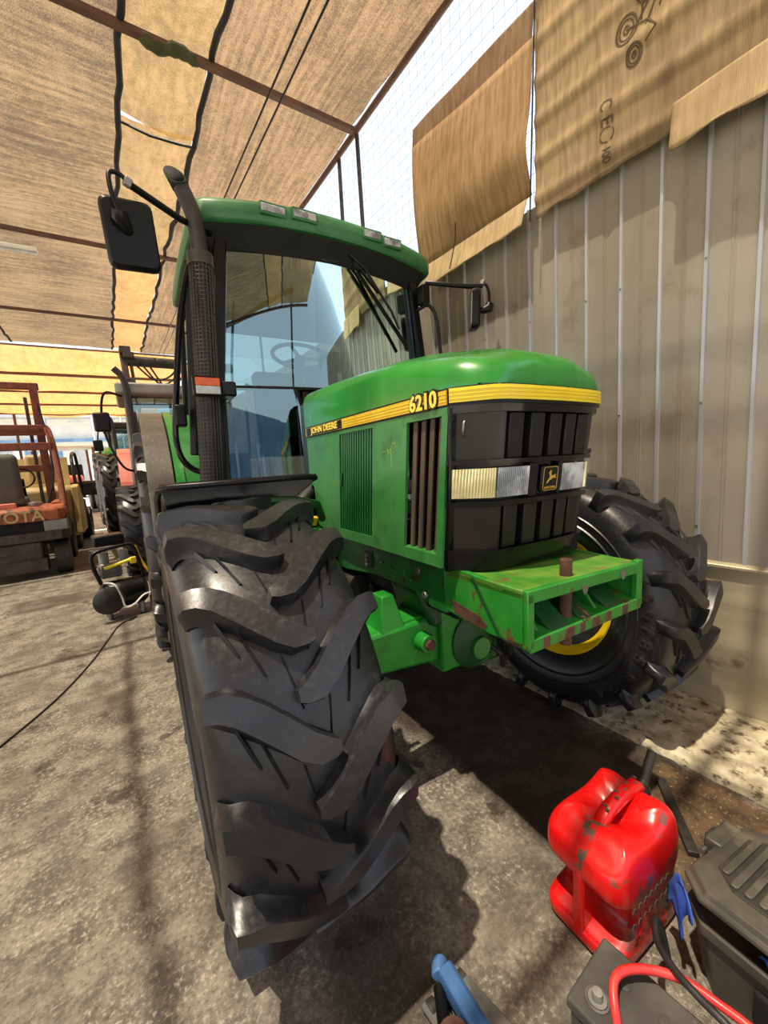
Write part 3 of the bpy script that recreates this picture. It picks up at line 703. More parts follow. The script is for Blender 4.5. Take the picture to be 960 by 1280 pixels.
# grille ------------------------------------------------------------------
def off_path(path, o):
    n = len(path); out = []
    for i in range(n):
        a = Vector(path[max(i-1, 0)]); b = Vector(path[min(i+1, n-1)]); d = (b-a).normalized(); q = Vector(path[i])+Vector((d.y, -d.x))*o; out.append((q.x, q.y))
    return out
GP = [(-.350, -.435), (-.342, -.448), (-.318, -.472), (-.290, -.498), (-.262, -.523), (-.235, -.538), (-.11, -.547), (0, -.550)]
GP += [(-x, y) for x, y in GP[-2::-1]]
gr = empty('grille', (0, 0, 0), parent=TR)
part(band(GP, 1.035, 1.556, -.045, .01), 'backing', 'dark_void', gr, smooth=50)
part(band(GP, 1.533, 1.556, .006, .05), 'top_rail', 'black_gloss', gr, smooth=50)
part(band(GP, 1.378, 1.392, .006, .05), 'middle_rail', 'black_gloss', gr, smooth=50)
part(band(GP, 1.245, 1.262, .006, .05), 'middle_rail', 'black_gloss', gr, smooth=50)
part(band(GP, 1.035, 1.098, .003, .06), 'bottom_skirt', 'black_gloss', gr, smooth=50)
part(band(GP, 1.093, 1.103, .008, .05), 'bottom_lip', 'black_gloss', gr, smooth=50)
for sgn in (-1, 1):
    g = G(); g.b2(sgn*.352, sgn*.325, -.452, -.436, 1.03, 1.556); part(g, 'side_frame', 'black_gloss', gr, bevel=.004)
# corner panels
def gsub(i0, i1): return GP[i0:i1+1]
left_c = [(-.340, -.450), (-.318, -.472), (-.290, -.498), (-.262, -.523), (-.235, -.538), (-.205, -.541)]
for z0, z1, lab in ((1.392, 1.533, 'u'), (1.103, 1.245, 'l')):
    part(band(left_c, z0, z1, -.006, .012), 'corner_panel', 'black_brown', gr, smooth=50)
    part(band([(-x, y) for x, y in left_c][::-1], z0, z1, -.006, .012), 'corner_panel', 'black_brown', gr, smooth=50)
    for xa, xb in ((-.190, -.125), (-.097, -.032), (-.004, .056), (.080, .134), (.154, .212)):
        g = G(); yy = lambda x: -.547+.19*x*x*1.2+.004
        g.b2(xa, xb, yy((xa+xb)/2), yy((xa+xb)/2)+.03, z0, z1); part(g, 'grille_slat', 'black_slat', gr, bevel=.004)
g = G(); g.tube([(-.318, -.475, 1.51), (-.326, -.48, 1.505), (-.328, -.48, 1.47), (-.320, -.475, 1.465)], .0035, 6); part(g, 'wire_clip', 'steel', gr, smooth=60)
# headlamp band
part(band(GP, 1.262, 1.378, -.016, .01), 'lamp_panel', 'black_gloss', gr, smooth=50)
def lamp(x0, x1, mat, name, sgn=1):
    path = []
    src = GP
    def yat(x):
        for a, b in zip(src[:-1], src[1:]):
            if a[0] <= x <= b[0]: t = (x-a[0])/(b[0]-a[0]); return a[1]+(b[1]-a[1])*t
    n = 6; path = [(x0+(x1-x0)*i/n, yat(x0+(x1-x0)*i/n)) for i in range(n+1)]
    hl = part(band(path, 1.274, 1.366, .004, .010), name, mat, gr, smooth=50)
    e = .004
    path2 = [(x0-e, yat(x0-e) if yat(x0-e) else path[0][1])]+path+[(x1+e, yat(x1+e))]
    return hl
lamp(-.343, -.238, 'lens_yellow', 'turn_lamp'); lamp(.238, .343, 'lens_yellow', 'turn_lamp')
lamp(-.234, -.100, 'lens_clear', 'headlight'); lamp(.070, .216, 'lens_clear', 'headlight')
for a, b in ((-.098, -.055), (.050, .068)):
    g = G(); g.b2(a, b, -.552, -.53, 1.266, 1.374); part(g, 'lamp_divider', 'black', gr, bevel=.003)
# emblem: leaping deer in a framed badge
em = part(G().b2(-.045, .042, -.560, -.545, 1.276, 1.362), 'badge', 'black', gr, bevel=.006, label='black badge with a gold leaping deer')
def rrect(x0, x1, z0, z1, r):
    pts = []
    for cx, cz, a in ((x1-r, z1-r, 0), (x0+r, z1-r, 90), (x0+r, z0+r, 180), (x1-r, z0+r, 270)):
        pts += [(cx+r*cos(R(a+30*k)), cz+r*sin(R(a+30*k))) for k in range(4)]
    return pts
g = G(); q = rrect(-.038, .035, 1.281, 1.357, .009); g.tube([(x, -.5605, z) for x, z in q+[q[0]]], .0013, 4, cap=False)
deer = [(-.020, 1.310), (-.012, 1.319), (-.006, 1.324), (-.011, 1.334), (-.014, 1.338), (-.009, 1.341), (-.006, 1.349), (-.003, 1.342), (.001, 1.350), (.001, 1.341), (.000, 1.334), (.004, 1.328), (.016, 1.330), (.022, 1.334), (.023, 1.327), (.026, 1.318), (.020, 1.320), (.013, 1.321), (.006, 1.317), (.000, 1.315), (-.008, 1.313), (-.014, 1.306), (-.022, 1.302)]
deer = [(-x+.0, z) if False else (x, z) for x, z in deer]
n = len(deer); g.add([(x, -.5615, z) for x, z in deer], [tuple(range(n))])
tm = text_mesh('JOHN DEERE', .010, .0005, .0003); xf(tm, frame((-.0015, -.561, 1.2895), (1, 0, 0), (0, 0, 1))); g.add(tm.v, tm.f)
part(g, 'emblem', 'gold', gr)
g = G(); g.bar((.33, -.43, 1.385), (.45, -.40, 1.405), .03, .02); part(g, 'indicator_arm', 'black', gr, bevel=.003)

for o in gr.children:      # the grille leans back towards its foot and narrows slightly
    for v in o.data.vertices:
        d = 1.556-v.co.z
        v.co.y += .12*d; v.co.x *= 1-.10*d
# front weight support (bumper) -------------------------------------------
bp = empty('front_support', (0, 0, 0), parent=TR)
bx0, bx1, by = -.30, .292, -.66
g = G()
g.prism([(-.3, 1.03), (.295, 1.012), (.295, .985), (-.3, 1.0)], -.672, -.33, 'y')
part(g, 'top_plate', 'rust_top', bp, bevel=.004)
for sgn, z in ((-1, 0), (1, -.015)):
    x = bx0 if sgn < 0 else bx1-.018
    g = G(); g.prism([(-.672, 1.022+z), (-.33, 1.040+z), (-.33, .88+z), (-.42, .868+z), (-.55, .860+z), (-.672, .872+z if sgn < 0 else .858)], x, x+.022, 'x')
    part(g, 'side_plate', 'rust_green', bp, bevel=.003)
g = G(); g.bar((-.303, -.47, 1.025), (-.303, -.585, .868), .004, .010); part(g, 'weld_fold', 'dark_green', bp)
g = G(); g.prism([(-.36, .925), (-.43, .915), (-.50, .905), (-.53, .885), (-.52, .868), (-.44, .872), (-.38, .885)], -.3015, -.3005, 'x'); part(g, 'rust_patch', 'rust', bp)
# front frame: top lip, end posts, bottom ledge toothed
g = G(); g.prism([(-.30, 1.031), (.296, 1.013), (.296, .975), (-.30, .992)], -.682, -.662, 'y'); part(g, 'front_lip', 'rust_green', bp, bevel=.004)
for xa, xb in ((-.30, -.272), (.262, .296)):
    g = G(); g.b2(xa, xb, -.682, -.66, .86, 1.02); part(g, 'end_post', 'rust_green', bp, bevel=.003)
g = G(); g.b2(-.28, .28, -.575, -.56, .86, 1.0); part(g, 'back_plate', 'dark_green', bp)
g = G(); g.prism([(-.682, .885), (-.575, .905), (-.575, .865), (-.682, .848)], -.29, .29, 'x'); part(g, 'bottom_ledge', 'rust_green', bp, bevel=.003)
for i, (x, wx) in enumerate(((-.235, .03), (-.135, .045), (-.062, .025), (.0, .04), (.075, .03), (.17, .035))):
    g = G(); g.b2(x, x+wx, -.6838, -.66, .849, .884); part(g, 'rust_streak', 'rust', bp, bevel=.003)
for xa, xb in ((-.19, -.10), (-.045, .02), (.10, .19)):
    g = G(); g.prism([(-.678, .885), (-.575, .955), (-.575, .885)], xa, xb, 'x'); part(g, 'gusset', 'dark_green', bp, bevel=.004)
for x in (-.225, .065): 
    g = G(); g.prism([(-.66, .88), (-.575, .99), (-.575, .88)], x-.006, x+.006, 'x'); part(g, 'rib', 'green', bp)
g = G(); g.cyl((-.068, -.635, .80), (-.066, -.635, 1.075), .0185, 14); part(g, 'pin', 'rust', bp, bevel=.003, label='rusty drawbar pin standing through the plate')
g = G(); g.tube([(-.045, -.66, .925), (-.03, -.68, .905), (-.02, -.685, .89), (-.035, -.69, .885), (-.05, -.68, .9)], .0035, 5); part(g, 'retaining_ring', 'rust', bp, smooth=60)
for (x, z) in ((.17, .99), (-.04, .985)):
    g = G(); g.prism([(x-.018, z+.012), (x+.018, z+.010), (x+.01, z-.012), (x, z-.018), (x-.01, z-.01)], -.6835, -.6825, 'y'); part(g, 'bare_patch', 'steel', bp)

# frame rails -------------------------------------------------------------
for sgn in (-1, 1):
    g = G(); g.prism([(.9, 1.03), (-.28, 1.045), (-.335, 1.043), (-.335, .865), (-.25, .865), (-.15, .90), (.15, .90), (.45, .865), (.9, .86)], sgn*.302, sgn*.27, 'x')
    fr = part(g, 'frame_rail', 'deep_green', bevel=.004)
    for y, z, r_ in ((-.185, .99, .016), (-.225, .905, .015), (.09, .97, .008), (.2, .985, .008)):
        g = G(); g.lathe([(0, r_), (sgn*.012, r_), (sgn*.014, r_*.8)], 6, (sgn*.302, y, z)); part(g, 'bolt', 'steel', fr, bevel=.002)
g = G(); g.b2(-.312, -.300, .17, .235, .925, 1.0); part(g, 'valve_block', 'dark_metal', bevel=.003)
for k in range(3):
    g = G(); g.cyl((-.308, .205, .94+.022*k), (-.322, .205, .94+.022*k), .009, 8); part(g, 'valve_cap', 'steel', smooth=40)
for y, z in ((.0, .965), (-.11, .955)):
    g = G(); g.tube([(-.303, y+.03, z+.015), (-.306, y+.02, z-.01), (-.306, y-.03, z-.015)], .004, 6); part(g, 'rail_web', 'green', smooth=60)
g = G(); g.b2(-.22, .22, -.30, 1.2, .80, 1.05); part(g, 'engine_block', 'dark_void', bevel=.02)
g = G(); g.cyl((-.26, .4, .78), (-.26, .62, .78), .06, 14); part(g, 'oil_filter', 'dark_metal', smooth=40)
# front axle ---------------------------------------------------------------
ax = empty('front_axle', (0, .0, .632), parent=TR)
def A(n, g, m, **k): return part(g, n, m, ax, **k)
g = G()
for sgn in (-1, 1):
    g.loft([[(sgn*.12, -.10, -.09), (sgn*.12, .10, -.09), (sgn*.12, .12, .12), (sgn*.12, -.10, .12)], [(sgn*.60, -.085, -.05), (sgn*.60, .085, -.05), (sgn*.60, .085, .10), (sgn*.60, -.085, .10)]])
g.loft([[(-.16, -.13, -.13), (-.16, .13, -.13), (-.16, .13, .15), (-.16, -.13, .15)], [(.16, -.13, -.13), (.16, .13, -.13), (.16, .13, .15), (.16, -.13, .15)]])
A('axle_beam', g, 'bright_green', bevel=.015)
for sgn in (-1, 1):
    g = G(); g.loft([[(sgn*.43, -.09, .09), (sgn*.43, .05, .09), (sgn*.31, .05, .09), (sgn*.31, -.09, .09)], [(sgn*.40, -.06, .24), (sgn*.40, .02, .24), (sgn*.345, .02, .24), (sgn*.345, -.06, .24)]])
    A('stop_bracket', g, 'bright_green', bevel=.006)
    g = G(); g.b2(sgn*.335, sgn*.20, -.075, .05, .10, .125); A('steering_stop', g, 'bright_green', bevel=.006)
    g = G(); g.cyl((sgn*.24, -.15, .03), (sgn*.24, -.07, .03), .040, 16); A('pivot_boss', g, 'bright_green', bevel=.004)
    g = G(); g.cyl((sgn*.24, -.163, .03), (sgn*.24, -.14, .03), .022, 8); A('pivot_bolt', g, 'rust')
    g = G(); g.cyl((sgn*.62, 0, -.16), (sgn*.62, 0, .2), .09, 16); A('kingpin_housing', g, 'green', bevel=.01)
    g = G(); g.cyl((sgn*.42, .13, .13), (sgn*.62, .13, .12), .032, 12); A('steering_cylinder', g, 'bright_green', bevel=.004)
    g = G(); g.cyl((sgn*.34, .13, .135), (sgn*.44, .13, .13), .014, 12); A('cylinder_rod', g, 'chrome', smooth=50)
g = G(); g.loft([[(x, y, .08) for x, y in ((-.2, -.13), (.2, -.13), (.2, .13), (-.2, .13))], [(x, y, .25) for x, y in ((-.27, -.10), (.27, -.10), (.27, .10), (-.27, .10))]]); A('axle_support', g, 'dark_green', bevel=.02)
g = G(); g.b2(.0, .14, -.15, -.05, -.14, .05); A('end_casting', g, 'deep_green', bevel=.01)
g = G(); g.lathe([(-.16, .09), (-.14, .13), (0, .15), (.12, .12), (.14, .07)], 20, (.02, 0, -.02), 'y'); A('differential', g, 'dark_green', smooth=50)
g = G(); g.cyl((.02, -.18, -.05), (.02, -.12, -.05), .05, 12); A('drain_cover', g, 'green', bevel=.004)
for x, z in ((.09, -.06), (.13, -.02)):
    g = G(); g.tube([(x, -.14, z), (x+.02, -.2, z-.03), (x+.05, -.18, z-.1), (x+.16, -.1, z-.12)], .012, 7); A('hydraulic_hose', g, 'rubber_hose', smooth=60)
g = G(); g.cyl((.12, -.2, .0), (.24, -.26, -.08), .03, 10); A('ball_joint', g, 'steel', bevel=.004)

# intake pipe by the hood notch ----------------------------------------------
g = G(); g.tube(spline([(-.30, .80, 1.265), (-.36, .78, 1.24), (-.42, .74, 1.19), (-.46, .70, 1.10)]), .042, 12); part(g, 'intake_hose', 'rubber_hose', smooth=60)
g = G(); g.box((-.37, .70, 1.10), (.04, .03, .05), (.3, .2, 0)); part(g, 'hose_clip', 'yellow_dull', bevel=.005)
g = G(); g.prism([(.72, 1.06), (.5, 1.045), (.5, 1.02), (.72, 1.02)], -.352, -.33, 'x'); part(g, 'sill_lip', 'bright_green')

# front fender over the near tyre ---------------------------------------------
def fender(sgn):
    f = empty('front_fender', (0, 0, 0), parent=TR)
    def fn(u, v):
        x = -1.115+.535*u; y = .10+.62*v
        z = 1.352-.38*(v**2.2)*.6-.02*math.cos(u*6.28)*0
        if v < .08: z += 0
        return (sgn*-x, y, z+(.012 if 0 < v < .1 else 0))
    g = G(); g.grid(fn, 10, 16); part(g, 'fender_shell', 'black_gloss', f, smooth=180, solid=.008)
    g = G(); g.tube([(sgn*1.115, .62, 1.16), (sgn*1.12, .30, 1.31), (sgn*1.118, .12, 1.345), (sgn*1.09, .075, 1.355), (sgn*.62, .07, 1.362), (sgn*.58, .10, 1.355), (sgn*.60, .3, 1.31)], .012, 8); part(g, 'fender_rim', 'black', f, smooth=60)
    g = G(); g.prism([(sgn*1.115, 1.36), (sgn*.57, 1.37), (sgn*.59, 1.335), (sgn*.68, 1.275), (sgn*.74, 1.245), (sgn*1.10, 1.245)], .10, .112, 'y'); part(g, 'front_flap', 'black_gloss', f, bevel=.004)
    g = G(); g.tube([(sgn*1.02, .085, 1.262), (sgn*.83, .08, 1.285), (sgn*.66, .08, 1.272), (sgn*.58, .1, 1.25), (sgn*.50, .25, 1.17)], .016, 8); part(g, 'fender_bracket', 'dark_green', f, smooth=60)
fender(-1); fender(1)

# cab -------------------------------------------------------------------------
cab = empty('cab', (0, 0, 0), parent=TR)
def CB(g, n, m, **k): return part(g, n, m, cab, **k)
ztop, zbot = 2.665, 1.10
def arch_y(x): return 1.04+.07*(x/.66)**2
for sgn in (-1, 1):
    g = G(); g.loft([[(sgn*(.615+a), arch_y(.62)+b, ztop+.02) for a, b in ((-.0, -.03), (.06, -.02), (.06, .05), (0, .03))], [(sgn*(.70+a), arch_y(.62)+b-.02, 1.88) for a, b in ((-.0, -.03), (.06, -.02), (.06, .05), (0, .03))], [(sgn*(.735+a), arch_y(.62)+b-.01, zbot) for a, b in ((-.0, -.03), (.06, -.02), (.06, .05), (0, .03))]])
    CB(g, 'front_pillar', 'black', bevel=.006)
    g = G(); g.loft([[(sgn*.70, 2.35, 2.62), (sgn*.76, 2.35, 2.62), (sgn*.76, 2.43, 2.62), (sgn*.70, 2.43, 2.62)], [(sgn*.76, 2.42, 1.2), (sgn*.82, 2.42, 1.2), (sgn*.82, 2.5, 1.2), (sgn*.76, 2.5, 1.2)]]); CB(g, 'rear_pillar', 'black', bevel=.006)
    # door: glass with frame
    g = G(); g.add([(sgn*.685, 1.13, 2.62), (sgn*.74, 2.33, 2.60), (sgn*.80, 2.40, 1.25), (sgn*.775, 1.12, 1.18)], [(0, 1, 2, 3)]); CB(g, 'door_glass', 'glass', solid=.006)
    g = G(); g.tube([(sgn*.69, 1.14, 2.63), (sgn*.745, 2.33, 2.61), (sgn*.81, 2.40, 1.25), (sgn*.78, 1.13, 1.15), (sgn*.69, 1.14, 2.63)], .02, 6); CB(g, 'door_frame', 'black', smooth=60)
# windshield, slightly bowed
def ws(u, v):
    z = 1.885+(2.655-1.885)*v; hw = .70-.085*v; x = -hw+2*hw*u
    return (x, 1.04+.06*(x/hw)**2-.012*v-.02*(1-(x/hw)**2)+.02, z)
g = G(); g.grid(ws, 16, 6); CB(g, 'windshield', 'glass', smooth=180)
g = G(); g.tube([ws(i/14, -.015) for i in range(15)], .014, 6); CB(g, 'lower_windshield_bar', 'black', smooth=60)
g = G(); g.tube([ws(0, i/5) for i in range(6)]+[ws(i/14, 1.0) for i in range(15)]+[ws(1, 1-i/5) for i in range(6)], .010, 6); CB(g, 'windshield_seal', 'black_gloss', smooth=60)
for sgn in (-1, 1):   # lower quarter glass each side of the hood
    g = G(); g.add([(sgn*.705, 1.07, 1.865), (sgn*.30, 1.02, 1.865), (sgn*.27, 1.0, 1.70), (sgn*.27, 1.0, 1.12), (sgn*.735, 1.06, 1.12)], [(0, 1, 2, 3, 4)]); CB(g, 'lower_glass', 'glass')
    g = G(); g.tube([(sgn*.71, 1.065, 1.87), (sgn*.735, 1.055, 1.11), (sgn*.27, .99, 1.10), (sgn*.265, .99, 1.70), (sgn*.30, 1.01, 1.87)], .014, 6); CB(g, 'lower_glass_frame', 'black', smooth=60)
g = G(); g.b2(-.78, .78, 1.0, 1.1, 1.02, 1.10); CB(g, 'front_sill', 'dark_green', bevel=.01)
g = G(); g.b2(-.30, .30, .80, 1.0, 1.1, 1.78); CB(g, 'firewall', 'black_gloss', bevel=.03)
# interior
g = G(); g.b2(-.76, .76, 1.1, 2.4, .98, 1.06); CB(g, 'cab_floor', 'dark_void')
g = G(); g.b2(-.70, .70, 1.15, 2.4, 2.58, 2.62); CB(g, 'headliner', 'seat')
g = G(); g.b2(-.74, -.28, 2.42, 2.46, 1.1, 1.55); g.b2(.28, .74, 2.42, 2.46, 1.1, 1.55); CB(g, 'rear_panel', 'dark_void')
g = G(); g.add([(-.72, 2.42, 2.6), (.72, 2.42, 2.6), (.76, 2.48, 1.5), (-.76, 2.48, 1.5)], [(0, 1, 2, 3)]); CB(g, 'rear_glass', 'glass')
g = G(); g.loft([[(x, y, z) for x, y in ((-.24, 1.75), (.24, 1.75), (.24, 2.25), (-.24, 2.25))] for z in (1.50, 1.60)]); CB(g, 'seat', 'dark_void', bevel=.04, seg=3)
g = G(); g.box((0, 2.28, 1.92), (.46, .13, .66), (-.12, 0, 0)); CB(g, 'backrest', 'dark_void', bevel=.05, seg=3)
g = G(); g.box((.0, 1.28, 1.62), (.24, .16, .9), (-.2, 0, 0)); CB(g, 'steering_console', 'black', bevel=.03)
g = G(); g.box((.06, 1.22, 2.10), (.20, .12, .10), (-.3, 0, 0)); CB(g, 'instrument_binnacle', 'black', bevel=.02)
# steering wheel (sub-parts: spokes, column)
sw = part(G().tube([(.185*cos(2*PI*k/28), .185*sin(2*PI*k/28), 0) for k in range(29)], .014, 8, cap=False), 'steering_wheel', 'black', smooth=180, loc=(-.13, 1.36, 2.16), rot=(R(38), R(-8), 0))
g = G()
for a in (90, 210, 330): g.bar((0, 0, -.02), (.18*cos(R(a)), .18*sin(R(a)), 0), .03, .012)
g.build('spoke', 'black', sw, bevel=.003)
g = G(); g.cyl((0, 0, -.4), (0, 0, -.01), .035, 12); g.build('steering_column', 'black', sw, smooth=40)
for k in range(2):
    g = G(); g.cyl((-.4+.1*k, 1.9, 1.5), (-.42+.1*k, 1.8, 1.86), .012, 8); CB(g, 'lever', 'black', smooth=60)
g = G(); g.b2(.25, .6, 1.6, 2.2, 1.2, 1.7); CB(g, 'side_console', 'dark_void', bevel=.03)
# wiper
wp = part(G().tube([ws(.60, .98)+(0,) if False else (.10, .99, 2.70), (.20, .985, 2.64), (.40, .99, 2.40), (.46, 1.0, 2.30)], .009, 6), 'wiper', 'black', smooth=60)
g = G(); g.bar((.155, 1.0, 2.615), (.545, 1.03, 2.19), .014, .022); g.build('wiper_blade', 'black', wp)
g = G(); g.bar((.13, .985, 2.66), (.30, .985, 2.50), .022, .012); g.build('wiper_arm', 'black', wp, bevel=.003)
# roof
def roof_out(k, inset=0):   # outline ring in plan, bowed front
    pts = []
    hw = .79-inset
    for i in range(-8, 9):
        t = i/8; pts.append((t*(hw-.06), .945+inset+.075*abs(t)**2.2))
    pts += [(hw-.02, 1.045+inset), (hw, 1.10+inset), (hw+.01, 1.7), (hw, 2.35-inset), (hw-.05, 2.42-inset), (0, 2.45-inset), (-hw+.05, 2.42-inset), (-hw, 2.35-inset), (-hw-.01, 1.7), (-hw, 1.10+inset), (-hw+.02, 1.045+inset)]
    return pts
def crown_(x): return .045*(1-(x/.8)**2)
def rr_(inset, z, cr=1): return [(x, y, z+crown_(x)*cr) for x, y in roof_out(0, inset)]
g = G(); g.loft([rr_(.012, 2.715, .9), rr_(0, 2.728), rr_(0, 2.80), rr_(.012, 2.825), rr_(.06, 2.845), rr_(.3, 2.86)]); rf = part(g, 'roof', 'roof_green', smooth=50)
g = G(); g.loft([rr_(.085, 2.62, .3), rr_(.04, 2.68, .9), rr_(.02, 2.722, .9)]); CB(g, 'roof_gutter', 'dark_void', smooth=40)
def rlamp(xa, xb):
    xm = (xa+xb)/2; ym = .945+.075*abs(xm/.73)**2.2-.004; z = 2.783+crown_(xm)
    hf = part(G().box((xm, ym, z), (xb-xa+.014, .02, .064)), 'work_lamp_frame', 'roof_green', rf, bevel=.004)
    part(G().box((xm, ym-.007, z), (xb-xa, .014, .040)), 'work_lamp', 'lens_clear', rf, bevel=.004)
    part(G().box((xm, ym-.012, z), (.03, .008, .03)), 'lamp_bulb', 'lens_clear', rf, bevel=.004)
for a, b in ((-.445, -.31), (-.265, -.13), (.19, .31), (.345, .47)): rlamp(a, b)

# exhaust stack --------------------------------------------------------------
ex = empty('exhaust_stack', (0, 0, 0), parent=TR)
g = G(); g.tube([(-.835, .95, 1.30), (-.782, .95, 2.46)], .052, 20); part(g, 'muffler', 'pipe_black', ex, smooth=50)
g = G()
for k in range(60):
    t = k/59; x = -.835+.053*t; z = 1.30+1.16*t
    g.tube([(x+.0565*cos(2*PI*j/20), .95+.0565*sin(2*PI*j/20), z) for j in range(21)], .0022, 4, cap=False)
for j in range(20):
    a = 2*PI*j/20; g.tube([(-.835+.0565*cos(a), .95+.0565*sin(a), 1.30), (-.782+.0565*cos(a), .95+.0565*sin(a), 2.46)], .0028, 4)
part(g, 'wire_guard', 'guard', ex, label='perforated heat guard around the muffler')
g = G(); g.tube([(-.783, .95, 2.44), (-.782, .95, 2.5)], .062, 20); part(g, 'collar', 'guard', ex, smooth=50)
pts = spline([(-.782, .95, 2.46), (-.782, .955, 2.58), (-.79, .96, 2.68), (-.815, .965, 2.76), (-.835, .97, 2.81)], 6)
g = G(); g.tube(pts, .040, 18); part(g, 'tailpipe', 'pipe_black', ex, smooth=50)
# angled cut mouth
g = G(); n = 18; ring0 = []; ring1 = []
d = (pts[-1]-pts[-3]).normalized(); a_ = Vector((0, 1, 0)); b_ = d.cross(a_).normalized()
for k in range(n):
    c_, s_ = cos(2*PI*k/n), sin(2*PI*k/n); base = pts[-1]+(a_*s_+b_*c_)*.040
    ring0.append(base); ring1.append(base+d*(.004+.062*(1+s_)))
g.loft([ring0, ring1], cap=False); part(g, 'mouth', 'dark_void', ex, smooth=180, solid=.004)
g = G(); g.cyl(pts[-1]-d*.01, pts[-1]+d*.002, .036, 16); part(g, 'mouth_inside', 'dark_void', ex)

# marker light on a bracket in front of the stack
g = G(); g.b2(-.892, -.752, .845, .885, 1.778, 1.878); ml = part(g, 'marker_light', 'black', bevel=.008)
g = G(); g.b2(-.880, -.764, .838, .848, 1.828, 1.868); part(g, 'amber_lens', 'amber', ml, bevel=.004)
g = G(); g.b2(-.880, -.764, .838, .848, 1.788, 1.828); part(g, 'clear_lens', 'clear_lens', ml, bevel=.004)
g = G(); g.b2(-.76, -.68, .86, 1.02, 1.785, 1.86); part(g, 'bracket', 'black', ml, bevel=.01)

# handrails
for sgn in (-1, 1):
    g = G(); g.tube(spline([(sgn*.72, 1.12, 2.66), (sgn*.80, 1.14, 2.55), (sgn*.88, 1.16, 2.25), (sgn*.945, 1.18, 1.80), (sgn*.965, 1.2, 1.60), (sgn*.945, 1.2, 1.48), (sgn*.88, 1.2, 1.41), (sgn*.80, 1.18, 1.40)], 6) if sgn < 0 else spline([(.68, 1.08, 2.48), (.74, 1.02, 2.50), (.79, 1.0, 2.40), (.82, 1.0, 2.15), (.84, 1.0, 1.9), (.85, 1.05, 1.5)], 6), .017 if sgn < 0 else .012, 10)
    part(g, 'handrail', 'black_gloss', smooth=60)
g = G(); g.b2(-.96, -.90, 1.16, 1.26, 1.66, 1.78); part(g, 'rail_bracket', 'black', bevel=.01)
g = G(); g.bar((-.79, 1.25, 2.6), (-.86, 1.3, 1.5), .05, .05); part(g, 'door_post', 'black', bevel=.01)
# mirrors
def mirror(name, arm, drop, c, d, rz, knob, bolt):
    m = empty(name, (0, 0, 0), parent=TR)
    part(G().tube(arm, .016, 10), 'mirror_arm', 'black', m, smooth=60)
    part(G().tube(drop, .010, 8), 'drop_tube', 'black', m, smooth=60)
    g = G(); x, y, z = d[0]/2, d[1]/2, d[2]/2
    def rect(k, yy): return [(px*k, yy, pz*k) for px, pz in [(p[0], p[1]) for p in rrect(-x, x, -z, z, .03)]]
    g.loft([rect(.90, -y), rect(.985, -y*.5), rect(1, y*.3), rect(.97, y)])
    part(g, 'mirror_head', 'black', m, smooth=40, loc=c, rot=rz)
    g = G(); g.loft([rect(.92, y+.001), rect(.92, y+.003)]); part(g, 'mirror_glass', 'chrome', m, loc=c, rot=rz)
    part(G().tube(knob, [.030, .034, .026, .018], 12), 'pivot_knob', 'black', m, smooth=60)
    g = G(); g.box(bolt, (.03, .03, .035), (.2, .3, .4)); part(g, 'clamp_bolt', 'steel', m, bevel=.004)
mirror('mirror', [(-.70, 1.08, 2.68), (-.86, .93, 2.64), (-1.07, .80, 2.665)], spline([(-1.07, .80, 2.665), (-1.10, .79, 2.69), (-1.14, .78, 2.68), (-1.14, .765, 2.60), (-1.12, .765, 2.52), (-1.10, .765, 2.47)], 5),
       (-1.085, .81, 2.455), (.205, .05, .285), (R(4), R(-4), R(4)), [(-1.12, .745, 2.52), (-1.12, .755, 2.50), (-1.10, .775, 2.47), (-1.09, .79, 2.455)], (-1.075, .79, 2.665))
mirror('mirror', [(.67, 1.04, 2.56), (.70, 1.0, 2.64), (1.0, .88, 2.62), (1.09, .84, 2.625)], spline([(1.08, .84, 2.63), (1.12, .83, 2.63), (1.14, .825, 2.58), (1.14, .825, 2.50), (1.13, .83, 2.46)], 5),
       (1.04, .87, 2.46), (.16, .06, .27), (R(2), R(-4), R(55)), [(1.14, .82, 2.50), (1.13, .82, 2.47), (1.10, .84, 2.46), (1.07, .86, 2.46)], (1.085, .83, 2.64))
g = G(); g.b2(.66, .72, .98, 1.06, 2.50, 2.62); part(g, 'mirror_bracket', 'black', bevel=.004)

